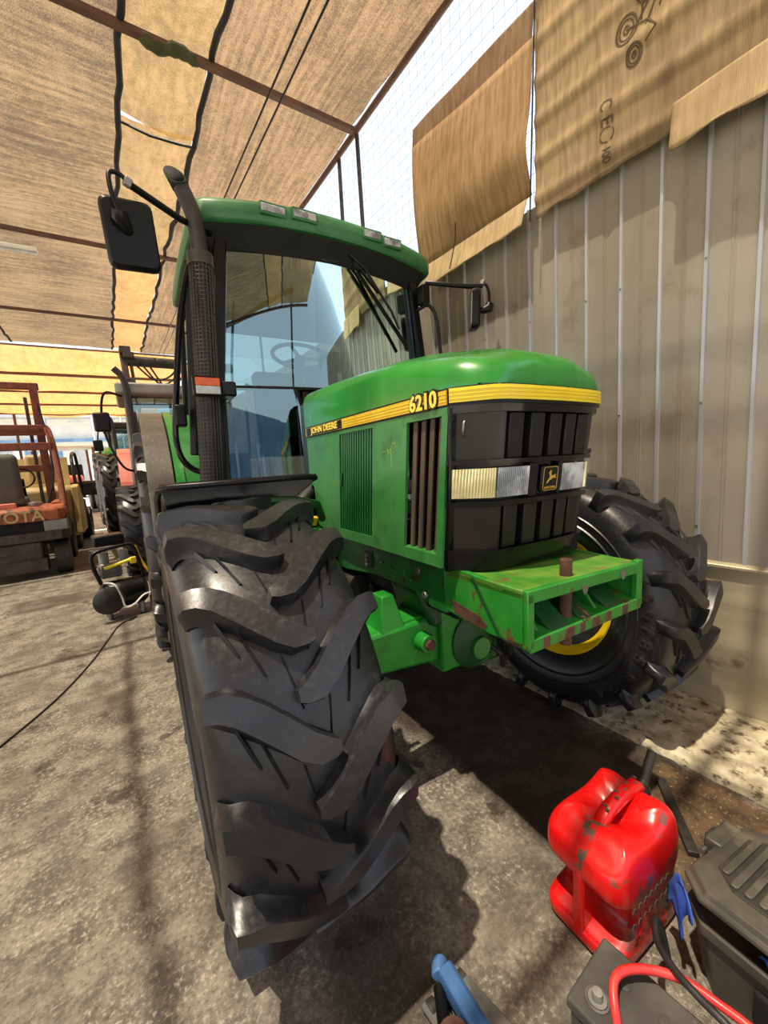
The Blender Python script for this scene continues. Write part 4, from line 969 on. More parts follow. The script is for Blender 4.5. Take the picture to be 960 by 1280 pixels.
# rear wheels and fenders -------------------------------------------------------
for sgn in (-1, 1):
    rw = empty('rear_wheel', (sgn*.93, 2.4, .86), (0, 0, 0), TR)
    g = tyre_geo(.88, .50, 20, 10, .48, hi=False); part(g, 'tyre', 'tyre', rw, smooth=42)
    part(rim_geo(.48, .42), 'rim', 'rim_yellow', rw, smooth=40); part(disc_geo(.48, .0), 'wheel_disc', 'rim_yellow', rw, smooth=40)
    rfn = empty('rear_fender', (0, 0, 0), parent=TR)
    cy, cz = 2.4, .86
    def strip(x0, x1, rr0, a0, a1, mat, nm, lip=0):
        g = G(); rings = []
        for i in range(21):
            a = R(a0+(a1-a0)*i/20); rings.append([(sgn*x, cy-r_*cos(a), cz+r_*sin(a)) for x, r_ in ((x0, rr0), (x1, rr0), (x1, rr0+.02), (x0, rr0+.02))])
        g.loft(rings); return part(g, nm, mat, rfn, bevel=.004)
    strip(.66, .965, .99, 6, 125, 'green', 'fender_top')
    strip(.975, 1.125, 1.0, 10, 120, 'tyre_dust', 'rubber_extension')
    g = G(); rings = []
    for i in range(21):
        a = R(6+119*i/20); rings.append([(sgn*.945, cy-.985*cos(a), cz+.985*sin(a)), (sgn*.965, cy-1.03*cos(a), cz+1.03*sin(a)), (sgn*.915, cy-1.03*cos(a), cz+1.03*sin(a))])
    g.loft(rings); part(g, 'fender_bead', 'hood_green', rfn, smooth=60)
    g = G(); g.prism([(cy, cz)]+[(cy-.98*cos(R(a)), cz+.98*sin(R(a))) for a in range(6, 126, 6)], sgn*.66, sgn*.68, 'x'); part(g, 'fender_side', 'green', rfn)
g = G(); g.b2(-.5, .5, 1.2, 2.8, .55, 1.0); part(g, 'transmission', 'dark_green', bevel=.03)
g = G()
for k in range(3): g.b2(-.95, -.60, 1.30+.02*k, 1.55, .42+.27*k, .45+.27*k)
g.b2(-.97, -.955, 1.25, 1.56, .4, 1.05); g.b2(-.62, -.60, 1.25, 1.56, .4, 1.1); part(g, 'steps', 'black', bevel=.004)
g = G(); g.b2(-.62, -.40, .75, 1.5, .6, 1.0); part(g, 'fuel_tank', 'black', bevel=.04)

# ------------------------------------------------------------------ red fuel can
can = empty('fuel_can', (1.125, .555, 0), (0, 0, R(-4))); tag(can, 'scuffed red plastic fuel can with a black spout on the oily floor', 'fuel can')
def outline(hx, hy, c, n=3, fx=0):
    pts = []
    for cx, cy, a in ((hx-c, hy-c, 0), (-hx+c, hy-c, 90), (-hx+c, -hy+c, 180), (hx-c, -hy+c, 270)):
        pts += [(cx+c*cos(R(a+90*k/n)), cy+c*sin(R(a+90*k/n))) for k in range(n+1)]
    return pts
def dense(pts, m=3):
    out = []
    for a, b in zip(pts, pts[1:]+pts[:1]):
        for k in range(m): out.append((a[0]+(b[0]-a[0])*k/m, a[1]+(b[1]-a[1])*k/m))
    return out
def can_ring(z, k=1., rec=0., top=0.):
    q = []
    for x, y in dense(outline(.168*k, .122*k, .045*k), 3):
        xx, yy = x, y
        if rec and x < -.04:     # grip recess on the camera side
            xx = x+rec*min(1, (-.04-x)/.05)
        zz = z
        if top:
            lobe = .030*math.exp(-((x-.10)/.055)**2)-.030*math.exp(-((x-.015)/.035)**2)+.012*math.exp(-((x+.07)/.05)**2)-.05*max(0, -x-.10)/.07
            valley = -.020*math.exp(-(y/.028)**2)*(1 if x > -.07 else max(0, 1-(-.07-x)/.03))
            zz = z+top*(lobe+valley)
        q.append((xx, yy, zz))
    return q
rings = [can_ring(.0, .93), can_ring(.012, .985), can_ring(.045, 1.0), can_ring(.062, .985), can_ring(.078, .96, .07), can_ring(.10, .955, .09), can_ring(.160, .955, .09), can_ring(.185, .97, .075), can_ring(.205, 1.0, .005), can_ring(.24, 1.01), can_ring(.285, 1.0), can_ring(.315, .97, 0, .3), can_ring(.333, .92, 0, .7), can_ring(.343, .80, 0, 1), can_ring(.346, .6, 0, 1), can_ring(.346, .35, 0, 1), can_ring(.345, .1, 0, 1)]
g = G(); g.loft(rings); body = g.build('can_body', 'can', can, smooth=180, subs=1)
g = G(); g.loft([[(-.168+a, y, z) for y, z in ((-.018, .03), (.018, .03), (.016, .235), (-.016, .235))] for a in (0, .095)]); g.build('grip_rib', 'red_plastic', can, bevel=.008, seg=3)
g = G(); g.loft([[(x, y+.0, z) for y, z in ((-.019, -.012), (.019, -.012), (.016, .016), (-.016, .016))] for x, z0 in ((0, 0),)] ) if False else None
pts = [(.150, 0, .350), (.125, 0, .372), (.06, 0, .372), (-.02, 0, .362), (-.055, 0, .338), (-.07, 0, .318)]
g = G(); V = []
for (x, y, z) in pts: V.append([(x, -.019, z-.014), (x, .019, z-.014), (x, .020, z+.004), (x, .012, z+.014), (x, -.012, z+.014), (x, -.020, z+.004)])
g.loft(V); g.build('carry_handle', 'red_plastic', can, smooth=50)
g = G()
for i, (x, y) in enumerate(((.13, .006), (.11, -.008), (.085, .008), (.06, -.006), (.035, .007), (.01, -.007), (-.03, .004), (-.04, -.008))): g.b2(x, x+.006, y-.005, y+.005, .383-(.014 if x < 0 else 0), .3875-(.012 if x < 0 else 0))
g.build('scuff_mark', 'red_grey', can, kind='stuff')
for pp in ([(-.078, .336, 0), ], ): pass
def on_front(poly, nm):   # grey abrasion following the mould seam
    g = G(); n = len(poly); g.add([(x, y, z) for x, y, z in poly], [tuple(range(n))]); return g.build(nm, 'red_grey', can)
g = G(); g.tube(spline([(.155, 0, .335), (.175, .0, .352), (.20, .002, .385), (.235, .004, .43)], 5), [.020]*5+[.014]*11, 12); g.build('spout', 'pipe_black', can, smooth=60, label='black plastic pouring spout')
g = G(); g.lathe([(.0, .030), (.02, .030), (.03, .024), (.036, .012)], 16, (.155, 0, .322), 'z'); g.build('spout_collar', 'black', can, smooth=40)
g = G()
for i in range(7):
    for j in range(2):
        a = .095+.03*i; g.tube([(-.11+.028*i, -.1235, .19-.05*j), (-.104+.028*i, -.1245, .205-.05*j), (-.096+.028*i, -.1245, .20-.05*j), (-.098+.028*i, -.1235, .186-.05*j)], .0018, 4)
g.build('moulded_text', 'red_grey', can, kind='stuff')
# worn patches modelled as thin films just above the skin are avoided; grime sits in the paint

# ------------------------------------------------------------------ toolbox
tb = empty('toolbox', (1.27, .07, 0), (0, 0, R(-5))); tag(tb, 'dusty black plastic toolbox with ribbed lid left ajar beside the fuel can', 'toolbox')
def shell(pl_out, pl_in, z0, z1, t0=1., g=None):
    g = G(); n = len(pl_out)
    sc_ = lambda p, k: (p[0]*k, p[1]*k)
    V = [(*sc_(p, t0), z0) for p in pl_out]+[(*p, z1) for p in pl_out]+[(*p, z1) for p in pl_in]+[(*sc_(p, t0), z0+.01) for p in pl_in]
    F = [tuple(range(n-1, -1, -1))]
    for k in range(n):
        j = (k+1) % n; F += [(k, j, n+j, n+k), (n+k, n+j, 2*n+j, 2*n+k), (2*n+k, 2*n+j, 3*n+j, 3*n+k)]
    F.append(tuple(3*n+k for k in range(n))); return g.add(V, F)
def oct_(hx, hy, c): return [(hx, -hy+c), (hx, hy-c), (hx-c, hy), (-hx+c, hy), (-hx, hy-c), (-hx, -hy+c), (-hx+c, -hy), (hx-c, -hy)]
g = shell(oct_(.185, .28, .05), oct_(.172, .267, .045), 0, .205, .9); g.build('tub', 'toolbox', tb, bevel=.004)
g = shell(oct_(.192, .288, .052), oct_(.176, .272, .047), .185, .215); g.build('tub_rim', 'toolbox', tb, bevel=.003)
g = G(); g.b2(-.19, -.172, -.12, .13, .06, .15); g.build('grip_shade', 'dark_void', tb, bevel=.01)  # dark block stands in for the shade of the grip hollow
lid = empty('lid', (.18, 0, .235), (0, R(7.5), 0), tb)
hx = .385
def lo(x0, x1, hy, c): return [(x1, -hy+c), (x1, hy-c), (x1-c, hy), (x0+c, hy), (x0, hy-c), (x0, -hy+c), (x0+c, -hy), (x1-c, -hy)]
g = G(); g.loft([[(x, y, z) for x, y in lo(-.385-a, .01+a, .288+a, .055)] for a, z in ((.004, 0), (.004, .012), (-.004, .016), (-.008, .032), (-.024, .040), (-.034, .040))]); g.build('lid_shell', 'toolbox', lid, bevel=.003)
g = G(); g.loft([[(x, y, z) for x, y in lo(-.33, -.045, .24, .05)] for z in (.039, .0435)]); g.build('lid_panel', 'toolbox_dark', lid, bevel=.002)
nr = 17
for i in range(nr):
    y = -.222+.444*i/(nr-1)
    segs = [(-.318, -.06)]
    if i in (12, 13): segs = [(-.318, -.235), (-.165, -.06)]
    if i in (3, 4): segs = [(-.318, -.20), (-.15, -.06)]
    if i in (0, 16): segs = [(-.29, -.08)]
    for a, b in segs:
        g = G(); g.loft([[(x, yy, z) for x, yy in ((a, y-.006), (a+.006, y-.0085), (b-.006, y-.0085), (b, y-.006), (b, y+.006), (b-.006, y+.0085), (a+.006, y+.0085), (a, y+.006))] for z in (.043, .050)]); g.build('lid_rib', 'toolbox', lid, bevel=.0025)
g = G(); g.b2(-.225, -.175, .135, .17, .042, .052); g.build('lid_badge', 'toolbox', lid, bevel=.006)
g = G(); g.b2(-.20, -.07, .262, .305, -.01, .045); g.build('latch', 'toolbox', lid, bevel=.006)
g = G(); g.b2(-.165, -.105, .285, .318, -.03, .03); g.build('latch_clip', 'toolbox_dark', lid, bevel=.006)
for x in (-.215, -.055):
    g = G(); g.cyl((x, .295, .02), (x-.02, .295, .02), .008, 8); g.build('hinge_pin', 'steel', lid, smooth=40)
def cloth_blob(name, pts, label, rad=.02, seed=0):
    g = G(); n = 9
    def fn(u, v):
        i = u*(len(pts)-1); k = min(int(i), len(pts)-2); t = i-k; p = Vector(pts[k])*(1-t)+Vector(pts[k+1])*t
        return (p.x+rad*(v-.5)*1.2+.004*mnoise.noise((u*4, v*3, seed)), p.y+rad*(v-.5)+.006*mnoise.noise((u*4, v*3, seed+5)), p.z+rad*1.4*sin(v*PI)*.6+.008*mnoise.noise((u*3, v*4, seed+8)))
    g.grid(fn, 14, 8); o = g.build(name, 'blue_cloth', None, smooth=180, solid=.003); tag(o, label, 'rag'); return o
cloth_blob('rag', [(1.095, .355, .235), (1.115, .372, .24), (1.125, .385, .19), (1.125, .388, .13)], 'blue rag hanging out of the toolbox corner nearest the fuel can', .06, 1)
cloth_blob('rag', [(1.10, .20, .222), (1.095, .12, .228), (1.09, .04, .223)], 'blue rag poking out under the toolbox lid, behind the red cable', .03, 4)

# ------------------------------------------------------------------ battery and cables
bt = empty('car_battery', (.815, .30, 0), (0, 0, R(3))); tag(bt, 'dusty grey car battery with a lead terminal at the bottom edge of the view', 'battery')
g = G(); g.b2(-.085, .085, -.15, .15, 0, .165); g.build('case', 'battery', bt, bevel=.004)
g = G(); g.b2(-.092, .092, -.157, .157, .160, .190); g.build('lid', 'battery', bt, bevel=.006)
g = G()
for k in range(9): g.b2(-.089, -.083, -.13+.03*k, -.115+.03*k, .02, .15)
for k in range(5): g.b2(-.07+.03*k, -.06+.03*k, .149, .154, .02, .15)
g.build('side_rib', 'battery', bt)
for y, m in ((.108, 'lead'), (-.108, 'lead')):
    tm_ = G(); tm_.lathe([(.188, .020), (.196, .020), (.197, .012), (.214, .0105), (.215, .0)], 18, (-.045, y, 0), 'z'); tt = tm_.build('terminal', m, bt, smooth=40, label='lead terminal post')
    g = G(); g.lathe([(.189, .021), (.1945, .021), (.1945, .026), (.189, .026)], 20, (-.045, y, 0), 'z', closed=True); g.build('terminal_ring', 'clear_lens' if False else 'steel', tt, smooth=40)
for k in range(3):
    g = G(); g.lathe([(.188, .013), (.192, .013), (.193, .009)], 12, (.03, -.08+.08*k, 0), 'z'); g.build('filler_cap', 'battery', bt, smooth=40)
g = G(); g.tube(spline([(.73, .24, .05), (.745, .33, .15), (.765, .365, .202), (.81, .39, .225), (.865, .372, .225), (.92, .315, .225), (.945, .25, .22), (.955, .14, .21), (.95, .0, .1), (.94, -.1, .012)], 6), .0095, 10)
tag(g.build('jumper_cable', 'red_cable', smooth=180), 'thick red cable looping over the grey car battery', 'cable')
g = G(); g.tube(spline([(1.08, .375, .012), (1.075, .385, .08), (1.05, .39, .17), (1.005, .385, .232), (.955, .36, .235), (.92, .31, .243), (.905, .26, .248), (.90, .18, .235), (.92, .0, .1), (.93, -.1, .011)], 6), .0085, 10)
tag(g.build('jumper_cable', 'rubber_hose', smooth=180), 'black cable hanging past the toolbox beside the red one', 'cable')

# ------------------------------------------------------------------ blue jack, rusty cup, strip on the ground
jk = empty('floor_jack', (.565, .62, 0)); tag(jk, 'blue floor jack with black handle at the lower edge of the view', 'jack')
g = G(); g.loft([[(x, y, z) for x, z in ((-.022, .05), (.022, .05), (.022, .095), (.012, .105), (-.012, .105), (-.022, .095))] for y in (-.25, .09)]); 
g.build('jack_arm', 'blue', jk, bevel=.004, rot=(0, 0, R(-4)))
g = G(); g.cyl((-.012, .09, .075), (.012, .12, .075), .022, 12); g.build('arm_end', 'blue', jk, bevel=.004)
g = G(); g.bar((.03, .10, .03), (.06, -.1, .03), .02, .06); g.build('side_frame', 'steel', jk, bevel=.003)
g = G(); g.bar((-.05, .10, .03), (-.03, -.2, .03), .012, .05); g.build('side_frame', 'steel', jk, bevel=.003)
g = G(); g.cyl((-.02, .085, .055), (-.14, -.10, .06), .016, 12); g.build('jack_handle', 'black', jk, smooth=40)
g = G(); g.lathe([(.0, .055), (.02, .055), (.022, .03), (.045, .03), (.05, .038), (.058, .038), (.058, .0)], 20, (-.065, -.02, .03), 'z'); g.build('lift_saddle', 'rust', jk, smooth=40)
for x, y in ((-.05, .08), (.05, .08), (-.04, -.2), (.05, -.2)):
    g = G(); g.cyl((x-.012, y, .022), (x+.012, y, .022), .022, 14); g.build('wheel', 'dark_metal', jk, bevel=.003)
g = G(); g.box((0, 0, .012), (.34, .035, .018), (0, 0, 0)); tag(g.build('steel_strip', 'dark_metal', loc=(1.64, .57, 0), rot=(0, 0, R(38)), bevel=.003), 'dark steel strip lying on the dirt behind the fuel can', 'metal strip')

# floor cable
g = G(); g.tube([(p.x, p.y, .006) for p in spline([(-1.3, 2.1, 0), (-.95, 2.5, 0), (-.69, 2.94, 0), (-.47, 3.36, 0), (-.30, 3.85, 0), (-.2, 4.25, 0), (-.10, 4.62, 0), (.05, 4.78, 0), (.0, 4.70, 0), (-.03, 4.72, 0)], 8)], .006, 6)
tag(g.build('power_cable', 'rubber_hose', smooth=180), 'thin black cable lying across the concrete towards the compressor', 'cable')

# ------------------------------------------------------------------ air compressor
cp = empty('air_compressor', (-.03, 4.95, 0), (0, 0, R(8))); cp.scale = (1.12, 1.12, 1.12); tag(cp, 'black portable air compressor with yellow parts behind the big front tyre', 'compressor')
g = G(); g.lathe([(-.19, .0), (-.185, .06), (-.165, .105), (-.13, .128), (.15, .128), (.185, .10), (.20, .05), (.205, 0)], 24, (0, 0, .215), 'x'); g.build('tank', 'black', cp, smooth=50)
g = G(); g.lathe([(-.04, .02), (-.03, .10), (.0, .125), (.03, .10), (.04, .02)], 24, (-.13, -.13, .20), 'y'); g.build('wheel', 'rubber_hose', cp, smooth=50)
g = G(); g.tube(spline([(-.16, -.04, .34), (-.20, -.05, .50), (-.20, -.04, .60), (-.13, -.03, .64), (.05, -.03, .66), (.12, -.02, .64), (.16, .0, .50), (.19, .02, .32)], 5), .017, 8); g.build('carry_frame', 'black', cp, smooth=60)
g = G(); g.b2(-.16, .08, .05, .25, .66, .76); g.build('motor_cover', 'black', cp, bevel=.015)
g = G(); g.b2(-.14, .02, .06, .2, .36, .50); g.build('pump_head', 'steel', cp, bevel=.012)
for k in range(5):
    g = G(); g.b2(-.15, .03, .05, .21, .38+.022*k, .386+.022*k); g.build('cooling_fin', 'steel', cp)
for x in (-.10, .06):
    g = G(); g.cyl((x, .1, .50), (x, .1, .60), .04, 12); g.build('air_filter', 'grey', cp, bevel=.004)
g = G(); g.tube([(-.12, -.02, .47), (.0, -.04, .50), (.09, -.05, .52)], .016, 8); g.build('yellow_pipe', 'yellow', cp, smooth=60)
g = G(); g.b2(.08, .13, -.07, -.03, .48, .54); g.build('pressure_switch', 'yellow', cp, bevel=.006)
g = G(); g.tube(spline([(-.16, -.03, .35), (-.08, -.15, .34), (-.04, -.16, .22), (-.02, -.17, .12), (.05, -.17, .13), (.14, -.15, .19), (.25, -.1, .18)], 6), .008, 6); g.build('air_hose', 'white', cp, smooth=60)
g = G(); g.tube(spline([(.16, .1, .62), (.20, .08, .45), (.26, .05, .30), (.30, .02, .12)], 6), .012, 6); g.build('drain_hose', 'yellow_dull', cp, smooth=60)
g = G(); g.lathe([(.0, .045), (.13, .038), (.15, .02), (.2, .018)], 14, (.24, -.02, .0), 'z'); g.build('oil_bottle', 'orange', cp, smooth=40)
for x in (-.13, .13):
    for y in (-.05, .08):
        g = G(); g.cyl((x, y, 0), (x, y, .11), .02, 8); g.build('foot', 'steel', cp)

# ------------------------------------------------------------------ forklift (rear towards us)
fk = empty('forklift', (-1.30, 7.8, 0), (0, 0, R(2))); tag(fk, 'rusty orange forklift with big raised lettering on its counterweight', 'forklift')
def FK(g, n, m, **k): return g.build(n, m, fk, **k)
g = G(); g.loft([[(x, y, z) for x, y in ((-.69, .10), (-.60, .0), (.60, .0), (.69, .10), (.70, .9), (-.70, .9))] for z in (.86, 1.02)]+[[(x, y, 1.08) for x, y in ((-.66, .16), (-.58, .06), (.58, .06), (.66, .16), (.66, .9), (-.66, .9))]]); cwt = FK(g, 'counterweight_top', 'orange', bevel=.02)
g = G(); g.loft([[(x, y, z) for x, y in ((-.70, .12), (-.60, .01), (.60, .01), (.70, .12), (.70, .5), (-.70, .5))] for z in (.56, .70)]); FK(g, 'counterweight_middle', 'fork_dark', bevel=.015)
g = G(); g.b2(-.55, .40, .08, .5, .70, .86); FK(g, 'radiator_slot', 'dark_void')
for a, b in ((.40, .68), (-.68, -.55)):
    g = G(); g.b2(a, b, .03, .5, .70, .86); FK(g, 'slot_cheek', 'grey', bevel=.01)
g = G(); g.loft([[(x, y, z) for x, y in ((-.34, .06), (.34, .06), (.36, .6), (-.36, .6))] for z in (.12, .56)]); FK(g, 'counterweight_base', 'fork_dark', bevel=.03)
g = G(); g.b2(-.66, .38, .04, .3, .10, .30); FK(g, 'tow_block', 'fork_dark', bevel=.02)
tm = text_mesh('TOYOTA', .215, .008, .004); xf(tm, frame((-.02, -.005, .94), (1, 0, 0), (0, 0, 1))); tm.build('raised_lettering', 'tan', cwt)
for sgn in (-1, 1):
    g = G(); g.lathe([(-.09, .12), (-.10, .22), (-.09, .27), (.09, .27), (.10, .22), (.09, .12)], 28, (sgn*.56, .28, .27), 'x'); w_ = FK(g, 'rear_wheel', 'rubber_hose', smooth=40)
    g = G(); g.lathe([(-.095, .0), (-.085, .11), (.085, .11), (.095, .0)], 20, (sgn*.56, .28, .27), 'x'); g.build('wheel_hub', 'fork_dark', w_, smooth=40)
    g = G(); g.lathe([(-.12, .2), (-.13, .30), (-.1, .36), (.1, .36), (.13, .30), (.12, .2)], 28, (sgn*.56, 1.85, .36), 'x'); FK(g, 'front_wheel', 'rubber_hose', smooth=40)
    # overhead guard leg: from the body up and over
    g = G(); g.tube(spline([(sgn*.66, .35, 1.05), (sgn*.66, .50, 1.45), (sgn*.64, .65, 1.95), (sgn*.60, .85, 2.25), (sgn*.56, 1.15, 2.34), (sgn*.56, 2.0, 2.30)], 5), .045, 8); FK(g, 'guard_leg', 'red_rust', smooth=60)
    g = G(); g.bar((sgn*.62, 2.0, 1.0), (sgn*.56, 2.0, 2.3), .07, .07); FK(g, 'guard_post', 'red_rust', bevel=.01)
    g = G(); g.bar((sgn*.42, 2.25, .1), (sgn*.42, 2.15, 3.25), .12, .16); FK(g, 'mast_rail', 'red_rust', bevel=.01)
    g = G(); g.bar((sgn*.28, 2.3, .1), (sgn*.28, 2.2, 3.0), .05, .12); FK(g, 'inner_mast', 'fork_dark', bevel=.01)
for y in (.95, 1.3, 1.65, 2.0):
    g = G(); g.bar((-.58, y, 2.33), (.58, y, 2.33), .06, .08); FK(g, 'guard_bar', 'red_rust', bevel=.01)
for z in (1.7, 3.2):
    g = G(); g.bar((-.5, 2.2, z), (.5, 2.2, z), .10, .12); FK(g, 'mast_crossbar', 'red_rust', bevel=.01)
g = G(); g.bar((-.6, .62, 2.0), (.62, .62, 2.0), .05, .12); FK(g, 'guard_crossbar', 'red_rust', bevel=.01)
g = G(); g.box((-.12, .55, 1.48), (.62, .16, .82), (.12, 0, 0)); FK(g, 'seat_back', 'seat', bevel=.08, seg=4)
g = G(); g.b2(-.4, .2, .5, 1.1, 1.08, 1.22); FK(g, 'seat_cushion', 'seat', bevel=.05, seg=3)
g = G(); g.b2(-.66, .66, .5, 1.9, .45, 1.0); FK(g, 'engine_cover', 'fork_dark', bevel=.03)
g = G(); g.b2(.5, .68, .5, 1.4, .95, 1.12); FK(g, 'side_step', 'orange', bevel=.02)
g = G(); g.tube([(.1, 1.6, 1.0), (.12, 1.3, 1.5)], .03, 8); FK(g, 'steering_column', 'black', smooth=60)
g = G(); g.tube([(.12+.17*cos(2*PI*k/20), 1.3+.05*sin(2*PI*k/20), 1.52+.16*sin(2*PI*k/20)) for k in range(21)], .014, 6, cap=False); FK(g, 'steering_wheel', 'black', smooth=180)
g = G(); g.tube(spline([(.45, 2.1, 2.9), (.52, 2.0, 2.2), (.5, 2.05, 1.5), (.35, 2.1, 1.0)], 5), .018, 6); FK(g, 'mast_hose', 'rubber_hose', smooth=60)
g = G(); g.box((-.05, .22, 1.115), (.30, .22, .07), (0, 0, .2)); tag(g.build('cardboard_box', 'pink', None, loc=(-1.30, 7.8, 0), bevel=.008), 'small faded red box on the rusty forklift counterweight', 'box')
g = G(); g.box((-.40, .24, 1.12), (.22, .18, .07), (0, 0, -.2)); tag(g.build('cloth_bundle', 'tan', None, loc=(-1.32, 7.8, 0), bevel=.03, seg=3), 'yellowish cloth bundle on the rusty forklift beside the seat', 'cloth')
g = G(); g.lathe([(1.08, .03), (1.09, .085), (1.13, .09), (1.15, .05), (1.155, 0)], 14, (.32, .25, 0), 'z'); tag(g.build('metal_bowl', 'steel', None, loc=(-1.30, 7.8, 0), smooth=50), 'small grey metal dish on the forklift counterweight edge', 'dish')

# tan forklift behind it
f2 = empty('forklift', (-1.28, 10.3, 0), (0, 0, R(-2))); tag(f2, 'tan forklift parked behind the rusty orange one', 'forklift')
def F2(g, n, m, **k): return g.build(n, m, f2, **k)
g = G(); g.loft([[(x, y, z) for x, y in ((-.62, .15), (-.52, .0), (.52, .0), (.64, .15), (.68, 1.1), (-.68, 1.1))] for z in (.30, .8, 1.25)]+[[(x, y, 1.33) for x, y in ((-.58, .25), (-.48, .08), (.48, .08), (.58, .25), (.62, 1.1), (-.62, 1.1))]]); F2(g, 'counterweight', 'tan', bevel=.03)
g = G(); g.prism([(.0, .35), (.1, 1.3), (.35, 1.35), (.9, 1.0), (.9, .35)], .60, .72, 'x'); F2(g, 'side_cover', 'tan', bevel=.02)
g = G(); g.box((.15, .7, 1.7), (.55, .14, .6), (.1, 0, 0)); F2(g, 'seat_back', 'tan', bevel=.07, seg=3)
for sgn in (-1, 1):
    g = G(); g.lathe([(-.1, .1), (-.1, .3), (.1, .3), (.1, .1)], 24, (sgn*.52, .45, .3), 'x'); F2(g, 'rear_wheel', 'rubber_hose', smooth=40)
    g = G(); g.lathe([(-.12, .1), (-.12, .38), (.12, .38), (.12, .1)], 24, (sgn*.6, 2.1, .38), 'x'); F2(g, 'front_wheel', 'rubber_hose', smooth=40)
    g = G(); g.tube(spline([(sgn*.62, .9, 1.2), (sgn*.60, 1.1, 1.7), (sgn*.58, 1.4, 2.0), (sgn*.58, 2.2, 2.0), (sgn*.6, 2.3, 1.2)], 4), .035, 6); F2(g, 'guard_leg', 'black', smooth=60)
g = G(); g.b2(-.62, .62, 1.0, 2.6, .4, .95); F2(g, 'chassis', 'fork_dark', bevel=.03)
g = G(); g.add([(-.5, 1.2, 1.3), (.5, 1.2, 1.3), (.5, 1.35, 1.95), (-.5, 1.35, 1.95)], [(0, 1, 2, 3)]); F2(g, 'wind_screen', 'tan', solid=.02)

# canopied vehicle far down the aisle
gc = empty('utility_vehicle', (-1.25, 21.5, 0), (0, 0, R(8))); tag(gc, 'small utility vehicle with a white canopy in the bright far yard', 'vehicle')
def GC(g, n, m, **k): return g.build(n, m, gc, **k)
g = G(); g.b2(-1.25, 1.0, .0, 2.4, 2.78, 2.9); GC(g, 'canopy', 'white', bevel=.04)
for x in (-1.1, .85):
    for y in (.1, 2.2):
        g = G(); g.bar((x, y, 1.2), (x*1.0, y+.05, 2.8), .09, .09); GC(g, 'canopy_post', 'red_rust')
g = G(); g.b2(-.8, .8, -.6, 2.6, .75, 1.35); GC(g, 'body', 'black', bevel=.1)
g = G(); g.b2(-.75, .3, -.7, .3, 1.3, 1.62); GC(g, 'bonnet', 'pink', bevel=.12, seg=3)
g = G(); g.b2(-.5, .5, 1.2, 1.5, 1.4, 2.1); GC(g, 'seat', 'dark_void', bevel=.05)
for sgn in (-1, 1):
    for y in (-.1, 2.2):
        g = G(); g.lathe([(-.16, .15), (-.17, .5), (-.12, .6), (.12, .6), (.17, .5), (.16, .15)], 24, (sgn*.85, y, .6), 'x'); GC(g, 'wheel', 'rubber_hose', smooth=40)
    g = G(); g.tube([(sgn*.9, -.5, 1.3), (sgn*1.0, -.6, 1.9)], .03, 6); GC(g, 'lamp_stalk', 'black')

